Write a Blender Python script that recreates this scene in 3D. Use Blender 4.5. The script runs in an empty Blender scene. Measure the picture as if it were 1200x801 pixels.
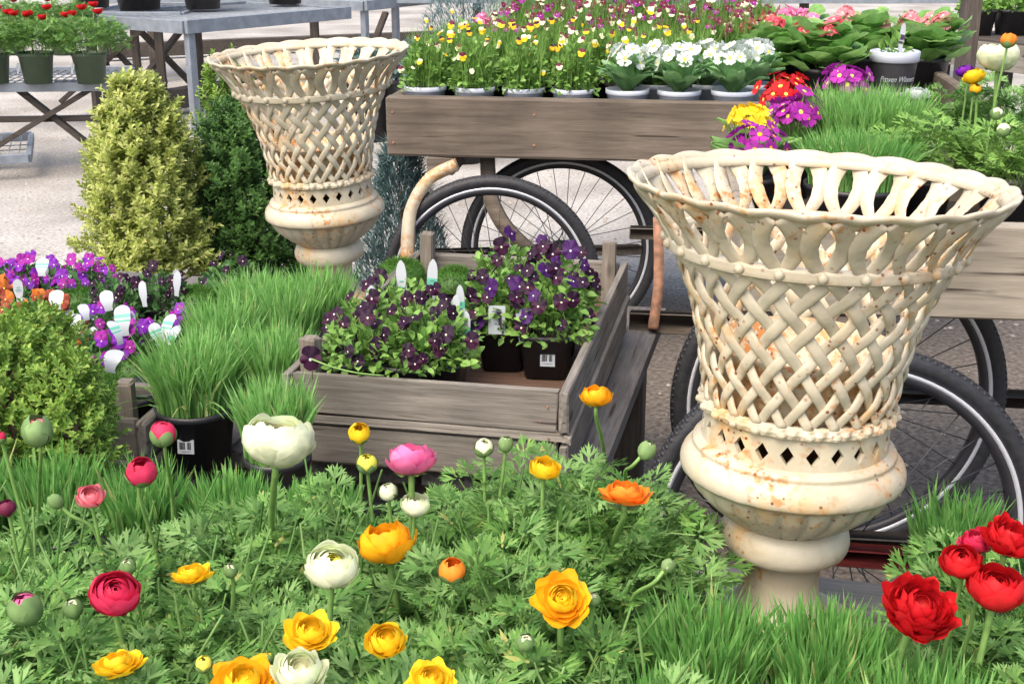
import bpy, math, random
import numpy as np
from mathutils import Vector, Matrix
random.seed(7); rng = np.random.default_rng(11)
PI = math.pi; R = math.radians
sc = bpy.context.scene
# ------------------------------------------------------------------ camera
H, F, PITCH = 1.40, 1500.0, R(18.5)
cd = bpy.data.cameras.new('camera'); cam = bpy.data.objects.new('camera', cd); sc.collection.objects.link(cam)
cam.location = (0, 0, H); cam.rotation_euler = (PI/2 - PITCH, 0, 0)
cd.sensor_width = 36; cd.lens = 36*F/1200; cd.clip_end = 500; cd.clip_start = .05
sc.camera = cam
# ------------------------------------------------------------------ light
w = bpy.data.worlds.new('World'); sc.world = w; w.use_nodes = True
nt = w.node_tree; bg = nt.nodes['Background']
sky = nt.nodes.new('ShaderNodeTexSky'); sky.sky_type = 'NISHITA'; sky.sun_disc = False
SUN_EL, SUN_AZ = R(56), R(215)          # azimuth: clockwise from +Y
sky.sun_elevation = SUN_EL; sky.sun_rotation = SUN_AZ
sky.air_density = 1.0; sky.dust_density = 6.0; sky.ozone_density = .3
nt.links.new(sky.outputs[0], bg.inputs[0]); bg.inputs[1].default_value = 0.15
ld = bpy.data.lights.new('sun', 'SUN'); ld.energy = .6; ld.angle = R(60); ld.color = (1, .95, .87)
lo = bpy.data.objects.new('sun', ld); sc.collection.objects.link(lo)
sd = Vector((math.sin(SUN_AZ)*math.cos(SUN_EL), math.cos(SUN_AZ)*math.cos(SUN_EL), math.sin(SUN_EL)))
lo.rotation_euler = sd.to_track_quat('Z', 'Y').to_euler(); lo.location = (0, 0, 8)
sc.view_settings.view_transform = 'Standard'; sc.view_settings.look = 'None'
sc.view_settings.gamma = 1; sc.view_settings.exposure = 1.28
sc.cycles.max_bounces = 9; sc.cycles.diffuse_bounces = 6; sc.cycles.transmission_bounces = 4
sc.cycles.use_denoising = True
# ------------------------------------------------------------------ helpers
CP, SP = math.cos(PITCH), math.sin(PITCH)
def onz(px, py, z):
    """world point on the level z that the pixel sees"""
    u = (px-600)/F; v = (py-400.5)/F; zc = (H-z)/(SP+v*CP)
    return Vector((u*zc, zc*(CP-v*SP), z))
def atd(px, py, zc):
    u = (px-600)/F; v = (py-400.5)/F
    return Vector((u*zc, zc*(CP-v*SP), H-zc*(SP+v*CP)))
C = sc.collection
class MB:
    def __init__(s): s.v = []; s.l = []; s.t = []; s.m = []; s.n = 0
    def add(s, V, Fc, m=0):
        V = np.asarray(V, float).reshape(-1, 3)
        fl = [i for f in Fc for i in f]
        s.v.append(V); s.l.append(np.array(fl, np.int64)+s.n); s.t.append(np.array([len(f) for f in Fc], np.int64))
        s.m.append(np.full(len(Fc), m) if np.isscalar(m) else np.asarray(m)); s.n += len(V); return s
    def scatter(s, V, Fc, Rm, T, m=0):
        V = np.asarray(V, float); k = len(T); n = len(V)
        W = np.einsum('kij,nj->kni', Rm, V) + np.asarray(T)[:, None, :]
        fl = np.array([i for f in Fc for i in f], np.int64)
        L = (fl[None, :] + (np.arange(k)*n)[:, None] + s.n).ravel()
        s.v.append(W.reshape(-1, 3)); s.l.append(L)
        s.t.append(np.tile(np.array([len(f) for f in Fc], np.int64), k))
        mm = np.full(len(Fc), m) if np.isscalar(m) else np.asarray(m)
        s.m.append(np.tile(mm, k)); s.n += k*n; return s
    def mesh(s, name, mats, smooth=True):
        me = bpy.data.meshes.new(name)
        V = np.concatenate(s.v); L = np.concatenate(s.l); T = np.concatenate(s.t); M = np.concatenate(s.m)
        me.vertices.add(len(V)); me.vertices.foreach_set('co', V.ravel().astype(np.float32))
        me.loops.add(len(L)); me.loops.foreach_set('vertex_index', L.astype(np.int32))
        me.polygons.add(len(T)); st = np.concatenate([[0], np.cumsum(T)[:-1]])
        me.polygons.foreach_set('loop_start', st.astype(np.int32))
        me.polygons.foreach_set('loop_total', T.astype(np.int32))
        me.polygons.foreach_set('material_index', M.astype(np.int32))
        me.polygons.foreach_set('use_smooth', np.full(len(T), smooth))
        for mt in (mats if isinstance(mats, (list, tuple)) else [mats]): me.materials.append(mt)
        me.update(calc_edges=True); me.validate(); return me
    def build(s, name, mats, parent=None, smooth=True, loc=None):
        return obj(name, s.mesh(name, mats, smooth), parent, loc)
def obj(name, me, parent=None, loc=None):
    o = bpy.data.objects.new(name, me); C.objects.link(o)
    if parent: o.parent = parent
    if loc is not None: o.location = loc
    return o
def tag(o, label, cat, group=None, kind=None):
    o['label'] = label; o['category'] = cat
    if group: o['group'] = group
    if kind: o['kind'] = kind
    return o
def thing(name, label, cat, loc=(0, 0, 0), rz=0, group=None):
    o = bpy.data.objects.new(name, None); C.objects.link(o); o.empty_display_size = .05
    o.location = loc; o.rotation_euler = (0, 0, rz)
    return tag(o, label, cat, group)
def dup(root, loc, rz, label):
    def cp(o, par):
        c = o.copy(); C.objects.link(c); c.parent = par
        for ch in list(o.children): cp(ch, c)
        return c
    r = cp(root, None); r.location = loc; r.rotation_euler = (0, 0, rz); r['label'] = label
    return r
def box(mb, c, s, m=0, rot=None, jit=0, bev=.002):
    """chamfered box"""
    hx, hy, hz = s[0]/2, s[1]/2, s[2]/2; b = min(bev, hx*.4, hy*.4, hz*.4)
    P = []
    for sx in (-1, 1):
        for sy in (-1, 1):
            for sz in (-1, 1):
                P += [(sx*(hx-b), sy*(hy-b), sz*hz), (sx*(hx-b), sy*hy, sz*(hz-b)), (sx*hx, sy*(hy-b), sz*(hz-b))]
    P = np.array(P)
    if jit: P = P + rng.normal(0, jit, P.shape)
    def I(sx, sy, sz, k): return ((sx > 0)*4+(sy > 0)*2+(sz > 0))*3+k
    Fc = []
    for sz in (-1, 1):
        f = [I(-1, -1, sz, 0), I(1, -1, sz, 0), I(1, 1, sz, 0), I(-1, 1, sz, 0)]; Fc.append(f if sz > 0 else f[::-1])
    for sy in (-1, 1):
        f = [I(-1, sy, -1, 1), I(1, sy, -1, 1), I(1, sy, 1, 1), I(-1, sy, 1, 1)]; Fc.append(f if sy < 0 else f[::-1])
    for sx in (-1, 1):
        f = [I(sx, -1, -1, 2), I(sx, 1, -1, 2), I(sx, 1, 1, 2), I(sx, -1, 1, 2)]; Fc.append(f if sx > 0 else f[::-1])
    for sy in (-1, 1):
        for sz in (-1, 1):
            f = [I(-1, sy, sz, 0), I(1, sy, sz, 0), I(1, sy, sz, 1), I(-1, sy, sz, 1)]; Fc.append(f if sy*sz < 0 else f[::-1])
    for sx in (-1, 1):
        for sz in (-1, 1):
            f = [I(sx, -1, sz, 0), I(sx, 1, sz, 0), I(sx, 1, sz, 2), I(sx, -1, sz, 2)]; Fc.append(f if sx*sz > 0 else f[::-1])
    for sx in (-1, 1):
        for sy in (-1, 1):
            f = [I(sx, sy, -1, 1), I(sx, sy, 1, 1), I(sx, sy, 1, 2), I(sx, sy, -1, 2)]; Fc.append(f if sx*sy < 0 else f[::-1])
    for sx in (-1, 1):
        for sy in (-1, 1):
            for sz in (-1, 1): Fc.append([I(sx, sy, sz, k) for k in range(3)][::(-1 if sx*sy*sz > 0 else 1)])
    if rot is not None: P = P @ np.array(rot.to_3x3()).T
    mb.add(P+np.array(c), Fc, m); return mb
def beam(mb, a, b, wd, ht, m=0, up=(0, 0, 1)):
    a = Vector(a); b = Vector(b); d = (b-a); L = d.length; x = d.normalized(); u = Vector(up)
    if abs(x.dot(u)) > .98: u = Vector((0, 1, 0))
    y = u.cross(x).normalized(); z = x.cross(y)
    M = Matrix((x, y, z)).transposed()
    box(mb, (a+b)/2, (L, wd, ht), m, M.to_4x4()); return mb
def tube(mb, pts, r, n=8, m=0, cap=True):
    pts = [Vector(p) for p in pts]; k = len(pts); V = []; up = Vector((0, 0, 1))
    rr = r if isinstance(r, (list, tuple, np.ndarray)) else [r]*k
    pr = None
    for i, p in enumerate(pts):
        t = (pts[min(i+1, k-1)]-pts[max(i-1, 0)]).normalized()
        a = t.orthogonal().normalized() if pr is None else (pr-t*pr.dot(t)).normalized()
        pr = a; b = t.cross(a)
        for j in range(n):
            q = 2*PI*j/n; V.append(p+(a*math.cos(q)+b*math.sin(q))*rr[i])
    Fc = [(i*n+j, i*n+(j+1) % n, (i+1)*n+(j+1) % n, (i+1)*n+j) for i in range(k-1) for j in range(n)]
    if cap: Fc += [tuple(range(n))[::-1], tuple(range((k-1)*n, k*n))]
    mb.add([tuple(v) for v in V], Fc, m); return mb
def lathe(mb, prof, n=48, m=0, c=(0, 0, 0), sq=None, mod=None, closed=False):
    """prof: (r, z) list; sq: superellipse exponent for square pots; mod(r,z,th)->r"""
    V = []; k = len(prof)
    for (r, z) in prof:
        for j in range(n):
            th = 2*PI*j/n; q = r
            if sq: q = r/((abs(math.cos(th))**sq+abs(math.sin(th))**sq)**(1/sq))
            if mod: q = mod(r, z, th)
            V.append((c[0]+q*math.cos(th), c[1]+q*math.sin(th), c[2]+z))
    Fc = [(i*n+j, i*n+(j+1) % n, (i+1)*n+(j+1) % n, (i+1)*n+j) for i in range(k-1) for j in range(n)]
    if closed: Fc += [((k-1)*n+j, (k-1)*n+(j+1) % n, (j+1) % n, j) for j in range(n)]
    mb.add(V, Fc, m); return mb
def frames(nrm, roll, s):
    """rotation matrices with local z = nrm, local y rolled, scale s"""
    nrm = nrm/np.linalg.norm(nrm, axis=1, keepdims=True); k = len(nrm)
    ref = np.tile([0., 0, 1], (k, 1)); ref[np.abs(nrm[:, 2]) > .95] = [0, 1, 0]
    a = np.cross(ref, nrm); a /= np.linalg.norm(a, axis=1, keepdims=True); b = np.cross(nrm, a)
    c, q = np.cos(roll)[:, None], np.sin(roll)[:, None]
    x = a*c+b*q; y = -a*q+b*c
    return np.stack([x, y, nrm], 2)*np.asarray(s).reshape(-1, 1, 1)
def frames_dir(yd, nrm, s):
    """local y along yd (leaf length), z near nrm"""
    yd = yd/np.linalg.norm(yd, axis=1, keepdims=True)
    x = np.cross(yd, nrm); x /= (np.linalg.norm(x, axis=1, keepdims=True)+1e-9); z = np.cross(x, yd)
    return np.stack([x, yd, z], 2)*np.asarray(s).reshape(-1, 1, 1)
def sph(k, up=0.0):
    v = rng.normal(size=(k, 3)); v /= np.linalg.norm(v, axis=1, keepdims=True)
    if up: v[:, 2] = np.abs(v[:, 2])*(1-up)+up; v /= np.linalg.norm(v, axis=1, keepdims=True)
    return v
# ------------------------------------------------------------------ materials
def nmat(name):
    m = bpy.data.materials.new(name); m.use_nodes = True; n = m.node_tree
    return m, n, n.nodes['Principled BSDF'], n.nodes.new, n.links.new
def ramp(n, a, b, p0=0., p1=1.):
    r = n.nodes.new('ShaderNodeValToRGB'); e = r.color_ramp.elements
    e[0].position = p0; e[1].position = p1; e[0].color = (*a, 1); e[1].color = (*b, 1); return r
def plain(name, col, rough=.6, metal=0, var=.15, scale=30, bump=0):
    m, n, b, N, L = nmat(name)
    t = N('ShaderNodeTexNoise'); t.inputs['Scale'].default_value = scale; t.inputs['Detail'].default_value = 4
    g = N('ShaderNodeNewGeometry') ; tc = N('ShaderNodeTexCoord'); L(tc.outputs['Object'], t.inputs['Vector'])
    r = ramp(n, [c*(1-var) for c in col], [min(1, c*(1+var)) for c in col], .3, .7)
    L(t.outputs[0], r.inputs[0]); L(r.outputs[0], b.inputs['Base Color'])
    b.inputs['Roughness'].default_value = rough; b.inputs['Metallic'].default_value = metal
    if bump:
        bp = N('ShaderNodeBump'); bp.inputs['Strength'].default_value = bump; bp.inputs['Distance'].default_value = .004
        L(t.outputs[0], bp.inputs['Height']); L(bp.outputs[0], b.inputs['Normal'])
    return m
def leaf(name, a, b_, trans=.35, rough=.5, spec=.35, mid=None, dry=None):
    """leaf / petal: colour varies from leaf to leaf"""
    m, n, b, N, L = nmat(name)
    g = N('ShaderNodeNewGeometry'); r = ramp(n, a, b_); L(g.outputs['Random Per Island'], r.inputs[0])
    if mid: e = r.color_ramp.elements.new(.5); e.color = (*mid, 1)
    if dry:
        e = r.color_ramp.elements.new(.955); e.color = (*b_, 1); r.color_ramp.elements[-1].color = (*dry, 1)
    t = N('ShaderNodeTexNoise'); t.inputs['Scale'].default_value = 45; t.inputs['Detail'].default_value = 2
    mx = N('ShaderNodeMix'); mx.data_type = 'RGBA'; mx.blend_type = 'MULTIPLY'
    q = ramp(n, (.72, .72, .72), (1.15, 1.15, 1.15), .35, .65); L(t.outputs[0], q.inputs[0])
    tc = N('ShaderNodeTexCoord'); L(tc.outputs['Object'], t.inputs['Vector'])
    mx.inputs[0].default_value = .7; L(r.outputs[0], mx.inputs[6]); L(q.outputs[0], mx.inputs[7])
    L(mx.outputs[2], b.inputs['Base Color']); b.inputs['Roughness'].default_value = rough
    b.inputs['Specular IOR Level'].default_value = spec
    tr = N('ShaderNodeBsdfTranslucent'); L(mx.outputs[2], tr.inputs[0])
    ms = N('ShaderNodeMixShader'); ms.inputs[0].default_value = trans
    L(b.outputs[0], ms.inputs[1]); L(tr.outputs[0], ms.inputs[2]); L(ms.outputs[0], n.nodes['Material Output'].inputs[0])
    return m
def wood(name, a, b_, axis=0, rough=.85, scale=1.0, crack=(.05, .04, .035)):
    m, n, b, N, L = nmat(name)
    tc = N('ShaderNodeTexCoord'); mp = N('ShaderNodeMapping'); s = [42*scale]*3; s[axis] = 2.6*scale; mp.inputs['Scale'].default_value = s
    g = N('ShaderNodeNewGeometry'); ad = N('ShaderNodeVectorMath'); ad.operation = 'ADD'
    sc_ = N('ShaderNodeVectorMath'); sc_.operation = 'SCALE'; sc_.inputs['Scale'].default_value = 3.0
    cb = N('ShaderNodeCombineXYZ')
    for i in range(3): L(g.outputs['Random Per Island'], cb.inputs[i])
    L(cb.outputs[0], sc_.inputs[0]); L(tc.outputs['Object'], ad.inputs[0]); L(sc_.outputs[0], ad.inputs[1]); L(ad.outputs[0], mp.inputs['Vector'])
    t = N('ShaderNodeTexNoise'); t.inputs['Scale'].default_value = 2.6; t.inputs['Detail'].default_value = 12; t.inputs['Roughness'].default_value = .68; t.inputs['Distortion'].default_value = .35
    L(mp.outputs[0], t.inputs['Vector'])
    r = ramp(n, a, b_, .3, .7); L(t.outputs[0], r.inputs[0])
    # tonal patches
    t2 = N('ShaderNodeTexNoise'); t2.inputs['Scale'].default_value = 5; t2.inputs['Detail'].default_value = 3; L(ad.outputs[0], t2.inputs['Vector'])
    q = ramp(n, (.62, .6, .58), (1.2, 1.18, 1.15), .3, .7); L(t2.outputs[0], q.inputs[0])
    mx = N('ShaderNodeMix'); mx.data_type = 'RGBA'; mx.blend_type = 'MULTIPLY'; mx.inputs[0].default_value = .8
    L(r.outputs[0], mx.inputs[6]); L(q.outputs[0], mx.inputs[7])
    # cracks and knots
    t3 = N('ShaderNodeTexNoise'); t3.inputs['Scale'].default_value = 1.7; t3.inputs['Detail'].default_value = 2
    mp3 = N('ShaderNodeMapping'); s3 = [55*scale]*3; s3[axis] = 3.2*scale; mp3.inputs['Scale'].default_value = s3; L(ad.outputs[0], mp3.inputs['Vector']); L(mp3.outputs[0], t3.inputs['Vector'])
    c3 = N('ShaderNodeMapRange'); c3.inputs[1].default_value = .66; c3.inputs[2].default_value = .72; L(t3.outputs[0], c3.inputs[0])
    vk = N('ShaderNodeTexVoronoi'); vk.inputs['Scale'].default_value = 6; mpk = N('ShaderNodeMapping'); sk = [1.5]*3; sk[axis] = .6; mpk.inputs['Scale'].default_value = sk
    L(ad.outputs[0], mpk.inputs['Vector']); L(mpk.outputs[0], vk.inputs['Vector'])
    ck = N('ShaderNodeMapRange'); ck.inputs[1].default_value = .1; ck.inputs[2].default_value = .04; L(vk.outputs[0], ck.inputs[0])
    mxm = N('ShaderNodeMath'); mxm.operation = 'MAXIMUM'; L(c3.outputs[0], mxm.inputs[0]); L(ck.outputs[0], mxm.inputs[1])
    mx2 = N('ShaderNodeMix'); mx2.data_type = 'RGBA'; L(mxm.outputs[0], mx2.inputs[0]); L(mx.outputs[2], mx2.inputs[6]); mx2.inputs[7].default_value = (*crack, 1)
    L(mx2.outputs[2], b.inputs['Base Color']); b.inputs['Roughness'].default_value = rough; b.inputs['Specular IOR Level'].default_value = .2
    bp = N('ShaderNodeBump'); bp.inputs['Strength'].default_value = .5; bp.inputs['Distance'].default_value = .003
    L(t.outputs[0], bp.inputs['Height']); L(bp.outputs[0], b.inputs['Normal'])
    return m
def cream(name, rust):
    """old cream paint over cast iron, rust blooming through"""
    m, n, b, N, L = nmat(name)
    tc = N('ShaderNodeTexCoord'); O = tc.outputs['Object']
    def noise(s, d=4, dist=0):
        t = N('ShaderNodeTexNoise'); t.inputs['Scale'].default_value = s; t.inputs['Detail'].default_value = d; t.inputs['Distortion'].default_value = dist
        L(O, t.inputs['Vector']); return t.outputs[0]
    def rng_(x, a, b2):
        q = N('ShaderNodeMapRange'); q.inputs[1].default_value = a; q.inputs[2].default_value = b2; L(x, q.inputs[0]); return q.outputs[0]
    def mul(x, y):
        q = N('ShaderNodeMath'); q.operation = 'MULTIPLY'; L(x, q.inputs[0]); L(y, q.inputs[1]); return q.outputs[0]
    def mxc(f, a, b2):
        q = N('ShaderNodeMix'); q.data_type = 'RGBA'; L(f, q.inputs[0])
        for x, i in ((a, 6), (b2, 7)):
            if isinstance(x, tuple): q.inputs[i].default_value = (*x, 1)
            else: L(x, q.inputs[i])
        return q.outputs[2]
    c = mxc(rng_(noise(14, 5), .35, .65), (.42, .375, .275), (.53, .485, .37))
    # ochre bleeding
    mp = N('ShaderNodeMapping'); mp.inputs['Scale'].default_value = (22, 22, 5); L(O, mp.inputs['Vector'])
    st = N('ShaderNodeTexNoise'); st.inputs['Scale'].default_value = 1; st.inputs['Detail'].default_value = 4; L(mp.outputs[0], st.inputs['Vector'])
    c = mxc(mul(rng_(st.outputs[0], .56-rust*.12, .72-rust*.12), rng_(noise(6, 2), .38, .6)), c, (.55, .43, .25))
    # rust patches
    sx = N('ShaderNodeSeparateXYZ'); L(O, sx.inputs[0])
    def peak(z0, wd_):
        a1 = N('ShaderNodeMath'); a1.operation = 'SUBTRACT'; L(sx.outputs[2], a1.inputs[0]); a1.inputs[1].default_value = z0
        a2 = N('ShaderNodeMath'); a2.operation = 'ABSOLUTE'; L(a1.outputs[0], a2.inputs[0]); return rng_(a2.outputs[0], wd_, 0)
    pk = N('ShaderNodeMath'); pk.operation = 'MULTIPLY_ADD'; L(peak(.285, .05), pk.inputs[0]); pk.inputs[1].default_value = .10; L(noise(9, 4), pk.inputs[2])
    pk2 = N('ShaderNodeMath'); pk2.operation = 'MULTIPLY_ADD'; L(peak(.12, .06), pk2.inputs[0]); pk2.inputs[1].default_value = .15; L(pk.outputs[0], pk2.inputs[2])
    c = mxc(mul(rng_(noise(95, 10, .3), .54-rust*.10, .68-rust*.1), rng_(pk2.outputs[0], .53-rust*.13, .66-rust*.13)), c, (.42, .18, .05))
    c = mxc(mul(rng_(noise(16, 6, .2), .44, .62), rng_(pk2.outputs[0], .56-rust*.1, .72-rust*.1)), c, (.58, .37, .16))
    # pin-prick spots
    v = N('ShaderNodeTexVoronoi'); v.inputs['Scale'].default_value = 75; L(O, v.inputs['Vector'])
    c = mxc(mul(rng_(v.outputs[0], .2, .13), rng_(noise(9, 2), .46, .56)), c, (.20, .07, .03))
    L(c, b.inputs['Base Color']); b.inputs['Roughness'].default_value = .42; b.inputs['Specular IOR Level'].default_value = .4
    bp = N('ShaderNodeBump'); bp.inputs['Strength'].default_value = .35; bp.inputs['Distance'].default_value = .004
    L(noise(70, 5), bp.inputs['Height']); L(bp.outputs[0], b.inputs['Normal'])
    return m
M = {}
M['cream'] = cream('cream_paint', .25); M['cream_in'] = cream('cream_paint_rusty', .42)
M['wgrey_x'] = wood('weathered_wood', (.105, .097, .085), (.25, .235, .21), 0); M['wgrey_y'] = wood('weathered_wood_lengthwise', (.105, .097, .085), (.25, .235, .21), 1)
M['wgrey_z'] = wood('weathered_post_wood', (.13, .115, .095), (.28, .25, .215), 2)
M['wcart'] = wood('brown_cart_wood', (.085, .07, .057), (.185, .157, .13), 0, scale=.6)
M['wpale'] = wood('pale_cart_wood', (.20, .18, .145), (.34, .31, .26), 0, scale=.5)
M['wfloor'] = wood('wet_crate_floor', (.065, .038, .028), (.13, .082, .06), 0)
M['wbench'] = wood('grey_bench_wood', (.12, .112, .10), (.27, .255, .23), 0); M['wbench_y'] = wood('grey_bench_wood_lengthwise', (.085, .08, .08), (.18, .175, .175), 1)
M['wdark'] = wood('dark_wood', (.04, .035, .03), (.11, .095, .085), 0); M['wdark_z'] = wood('dark_post_wood', (.04, .035, .03), (.11, .095, .085), 2)
M['wred'] = wood('red_painted_wood', (.18, .02, .02), (.28, .05, .04), 0, crack=(.3, .25, .18))
M['rust'] = plain('rusty_iron', (.23, .12, .075), .85, 0, .5, 40, .6)
M['rustin'] = plain('rusted_inner_iron', (.20, .095, .045), .9, 0, .55, 22, .6)
M['liner'] = cream('stained_liner', .95)
M['rustc'] = cream('flaking_paint', 1.15)
M['black'] = plain('black_plastic', (.018, .018, .022), .45, 0, .2, 20)
M['soil'] = plain('potting_soil', (.035, .025, .018), .95, 0, .6, 120, 1.)
M['white'] = plain('white_plastic', (.46, .50, .58), .4, 0, .04, 20)
M['tagw'] = plain('white_tag', (.38, .415, .45), .4, 0, .03, 20)
M['tagg'] = plain('green_print', (.10, .36, .27), .5); M['tagp'] = plain('purple_print', (.05, .02, .08), .5)
M['ink'] = plain('black_ink', (.03, .03, .035), .5)
M['gpot'] = plain('green_plastic', (.055, .085, .05), .5, 0, .1, 20)
M['galv'] = plain('galvanised_steel', (.22, .25, .29), .5, .35, .18, 18)
M['tyre'] = plain('tyre_rubber', (.022, .023, .027), .6, 0, .3, 60, .5)
M['rim'] = plain('alloy_rim', (.36, .38, .42), .35, .6, .08, 30); M['rimd'] = plain('dark_rim', (.03, .03, .035), .4)
M['stripe'] = plain('silver_braking_track', (.62, .64, .68), .35, .2, .05)
M['spoke'] = plain('dark_spoke_steel', (.06, .06, .065), .4, .5)
M['stem'] = leaf('stem_green', (.16, .30, .07), (.22, .38, .11), .1)
M['sepal'] = leaf('sepal_green', (.13, .23, .075), (.24, .36, .15), .15, .6, .2)
M['ran'] = leaf('ranunculus_leaf', (.075, .20, .04), (.24, .43, .11), .38, .5, .25, mid=(.14, .30, .065), dry=(.45, .42, .13))
M['ran2'] = leaf('ranunculus_leaf_pale', (.10, .24, .055), (.28, .46, .16), .38, .6, .2)
M['grass'] = leaf('fresh_grass', (.09, .27, .055), (.27, .50, .15), .45, .5, .25, mid=(.165, .39, .09), dry=(.50, .50, .20))
M['grass2'] = leaf('bright_grass', (.15, .35, .075), (.34, .60, .20), .45, .5, .25, mid=(.23, .48, .13), dry=(.52, .52, .22))
M['viol'] = leaf('viola_leaf', (.11, .25, .045), (.25, .43, .10), .3)
M['viol_d'] = leaf('viola_leaf_dark', (.05, .14, .035), (.11, .24, .07), .3)
M['moss'] = leaf('moss_green', (.05, .14, .02), (.10, .23, .035), .3)
M['boxw'] = leaf('boxwood_leaf', (.12, .25, .035), (.34, .48, .10), .3, mid=(.20, .34, .055))
M['boxd'] = leaf('boxwood_leaf_dark', (.045, .12, .03), (.11, .23, .05), .25)
M['gold'] = leaf('golden_leaf', (.27, .35, .06), (.66, .69, .27), .35, mid=(.45, .52, .14))
M['spruce'] = leaf('blue_needles', (.06, .12, .12), (.18, .28, .28), .15)
M['prim'] = leaf('primula_leaf', (.15, .35, .08), (.32, .53, .18), .4)
M['prim_b'] = leaf('primula_leaf_bluish', (.13, .30, .11), (.26, .46, .20), .3)
M['twig'] = plain('twig_bark', (.10, .075, .05), .9)
PET = dict(white=((.76, .82, .55), (.84, .86, .66)), yellow=((.86, .56, .015), (.90, .66, .03)), gold=((.88, .40, .01), (.90, .50, .015)), lemon=((.78, .74, .08), (.82, .78, .15)),
           orange=((.86, .24, .02), (.88, .32, .04)), crimson=((.62, .02, .07), (.74, .05, .14)), pink=((.78, .14, .34), (.85, .28, .50)),
           rose=((.80, .20, .26), (.86, .36, .38)), red=((.52, .006, .012), (.66, .02, .025)), maroon=((.13, .012, .04), (.22, .03, .08)),
           purple=((.15, .01, .36), (.28, .03, .46)), magenta=((.27, .012, .27), (.40, .03, .36)), dark=((.010, .003, .014), (.035, .007, .035)), violet=((.028, .005, .06), (.075, .012, .14)), plum=((.022, .003, .02), (.06, .008, .04)),
           coral=((.72, .07, .12), (.84, .20, .24)), cream=((.80, .80, .50), (.85, .84, .66)), snow=((.62, .69, .66), (.74, .77, .74)), rusty=((.55, .13, .03), (.68, .22, .03)), burnt=((.28, .05, .03), (.42, .10, .05)))
for k, (a, b_) in PET.items(): M['p_'+k] = leaf('petal_'+k, a, b_, .3, .55, .25)
# ------------------------------------------------------------------ ground
def ground():
    m, n, b, N, L = nmat('gravel_yard')
    tc = N('ShaderNodeTexCoord'); O = tc.outputs['Object']
    t = N('ShaderNodeTexNoise'); t.inputs['Scale'].default_value = 60; t.inputs['Detail'].default_value = 8; L(O, t.inputs['Vector'])
    t2 = N('ShaderNodeTexNoise'); t2.inputs['Scale'].default_value = 1.3; t2.inputs['Detail'].default_value = 5; L(O, t2.inputs['Vector'])
    r = ramp(n, (.25, .24, .22), (.42, .405, .38), .35, .65); L(t.outputs[0], r.inputs[0])
    q = ramp(n, (.72, .7, .68), (1.12, 1.12, 1.12), .35, .62); L(t2.outputs[0], q.inputs[0])
    mx = N('ShaderNodeMix'); mx.data_type = 'RGBA'; mx.blend_type = 'MULTIPLY'; mx.inputs[0].default_value = 1; L(r.outputs[0], mx.inputs[6]); L(q.outputs[0], mx.inputs[7])
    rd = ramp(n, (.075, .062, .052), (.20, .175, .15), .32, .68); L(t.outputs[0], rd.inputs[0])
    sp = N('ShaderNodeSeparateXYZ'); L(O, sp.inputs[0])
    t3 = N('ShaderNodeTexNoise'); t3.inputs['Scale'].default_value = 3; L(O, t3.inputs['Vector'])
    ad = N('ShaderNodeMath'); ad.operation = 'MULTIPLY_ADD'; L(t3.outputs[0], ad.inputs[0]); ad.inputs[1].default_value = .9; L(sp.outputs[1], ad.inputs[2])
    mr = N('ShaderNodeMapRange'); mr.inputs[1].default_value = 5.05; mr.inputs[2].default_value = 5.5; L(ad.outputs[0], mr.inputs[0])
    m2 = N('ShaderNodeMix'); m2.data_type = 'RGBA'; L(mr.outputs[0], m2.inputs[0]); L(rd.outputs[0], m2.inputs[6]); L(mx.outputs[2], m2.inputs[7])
    L(m2.outputs[2], b.inputs['Base Color']); b.inputs['Roughness'].default_value = .95; b.inputs['Specular IOR Level'].default_value = .15
    bp = N('ShaderNodeBump'); bp.inputs['Strength'].default_value = .6; bp.inputs['Distance'].default_value = .01; L(t.outputs[0], bp.inputs['Height']); L(bp.outputs[0], b.inputs['Normal'])
    mb = MB(); mb.add([(-80, -20, 0), (80, -20, 0), (80, 200, 0), (-80, 200, 0)], [(0, 1, 2, 3)])
    o = mb.build('ground', m, smooth=False); o['kind'] = 'structure'
    k = 2600; mb = MB()
    xy = np.column_stack([rng.uniform(-4, 3, k), rng.uniform(2, 10, k), np.zeros(k)]); s = rng.uniform(.004, .013, k)
    oc = np.array([(1, 0, .2), (0, 1, .1), (-1, 0, .2), (0, -1, .2), (0, 0, .8)])
    mb.scatter(oc, [(0, 1, 4), (1, 2, 4), (2, 3, 4), (3, 0, 4)], frames(np.tile([0, 0, 1.], (k, 1)), rng.uniform(0, 6.3, k), s), xy)
    o = mb.build('gravel', plain('pebble_stone', (.34, .30, .26), .9, 0, .4, 5), smooth=False); tag(o, 'loose pale gravel stones scattered over the yard', 'gravel', kind='stuff')
ground()
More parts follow.
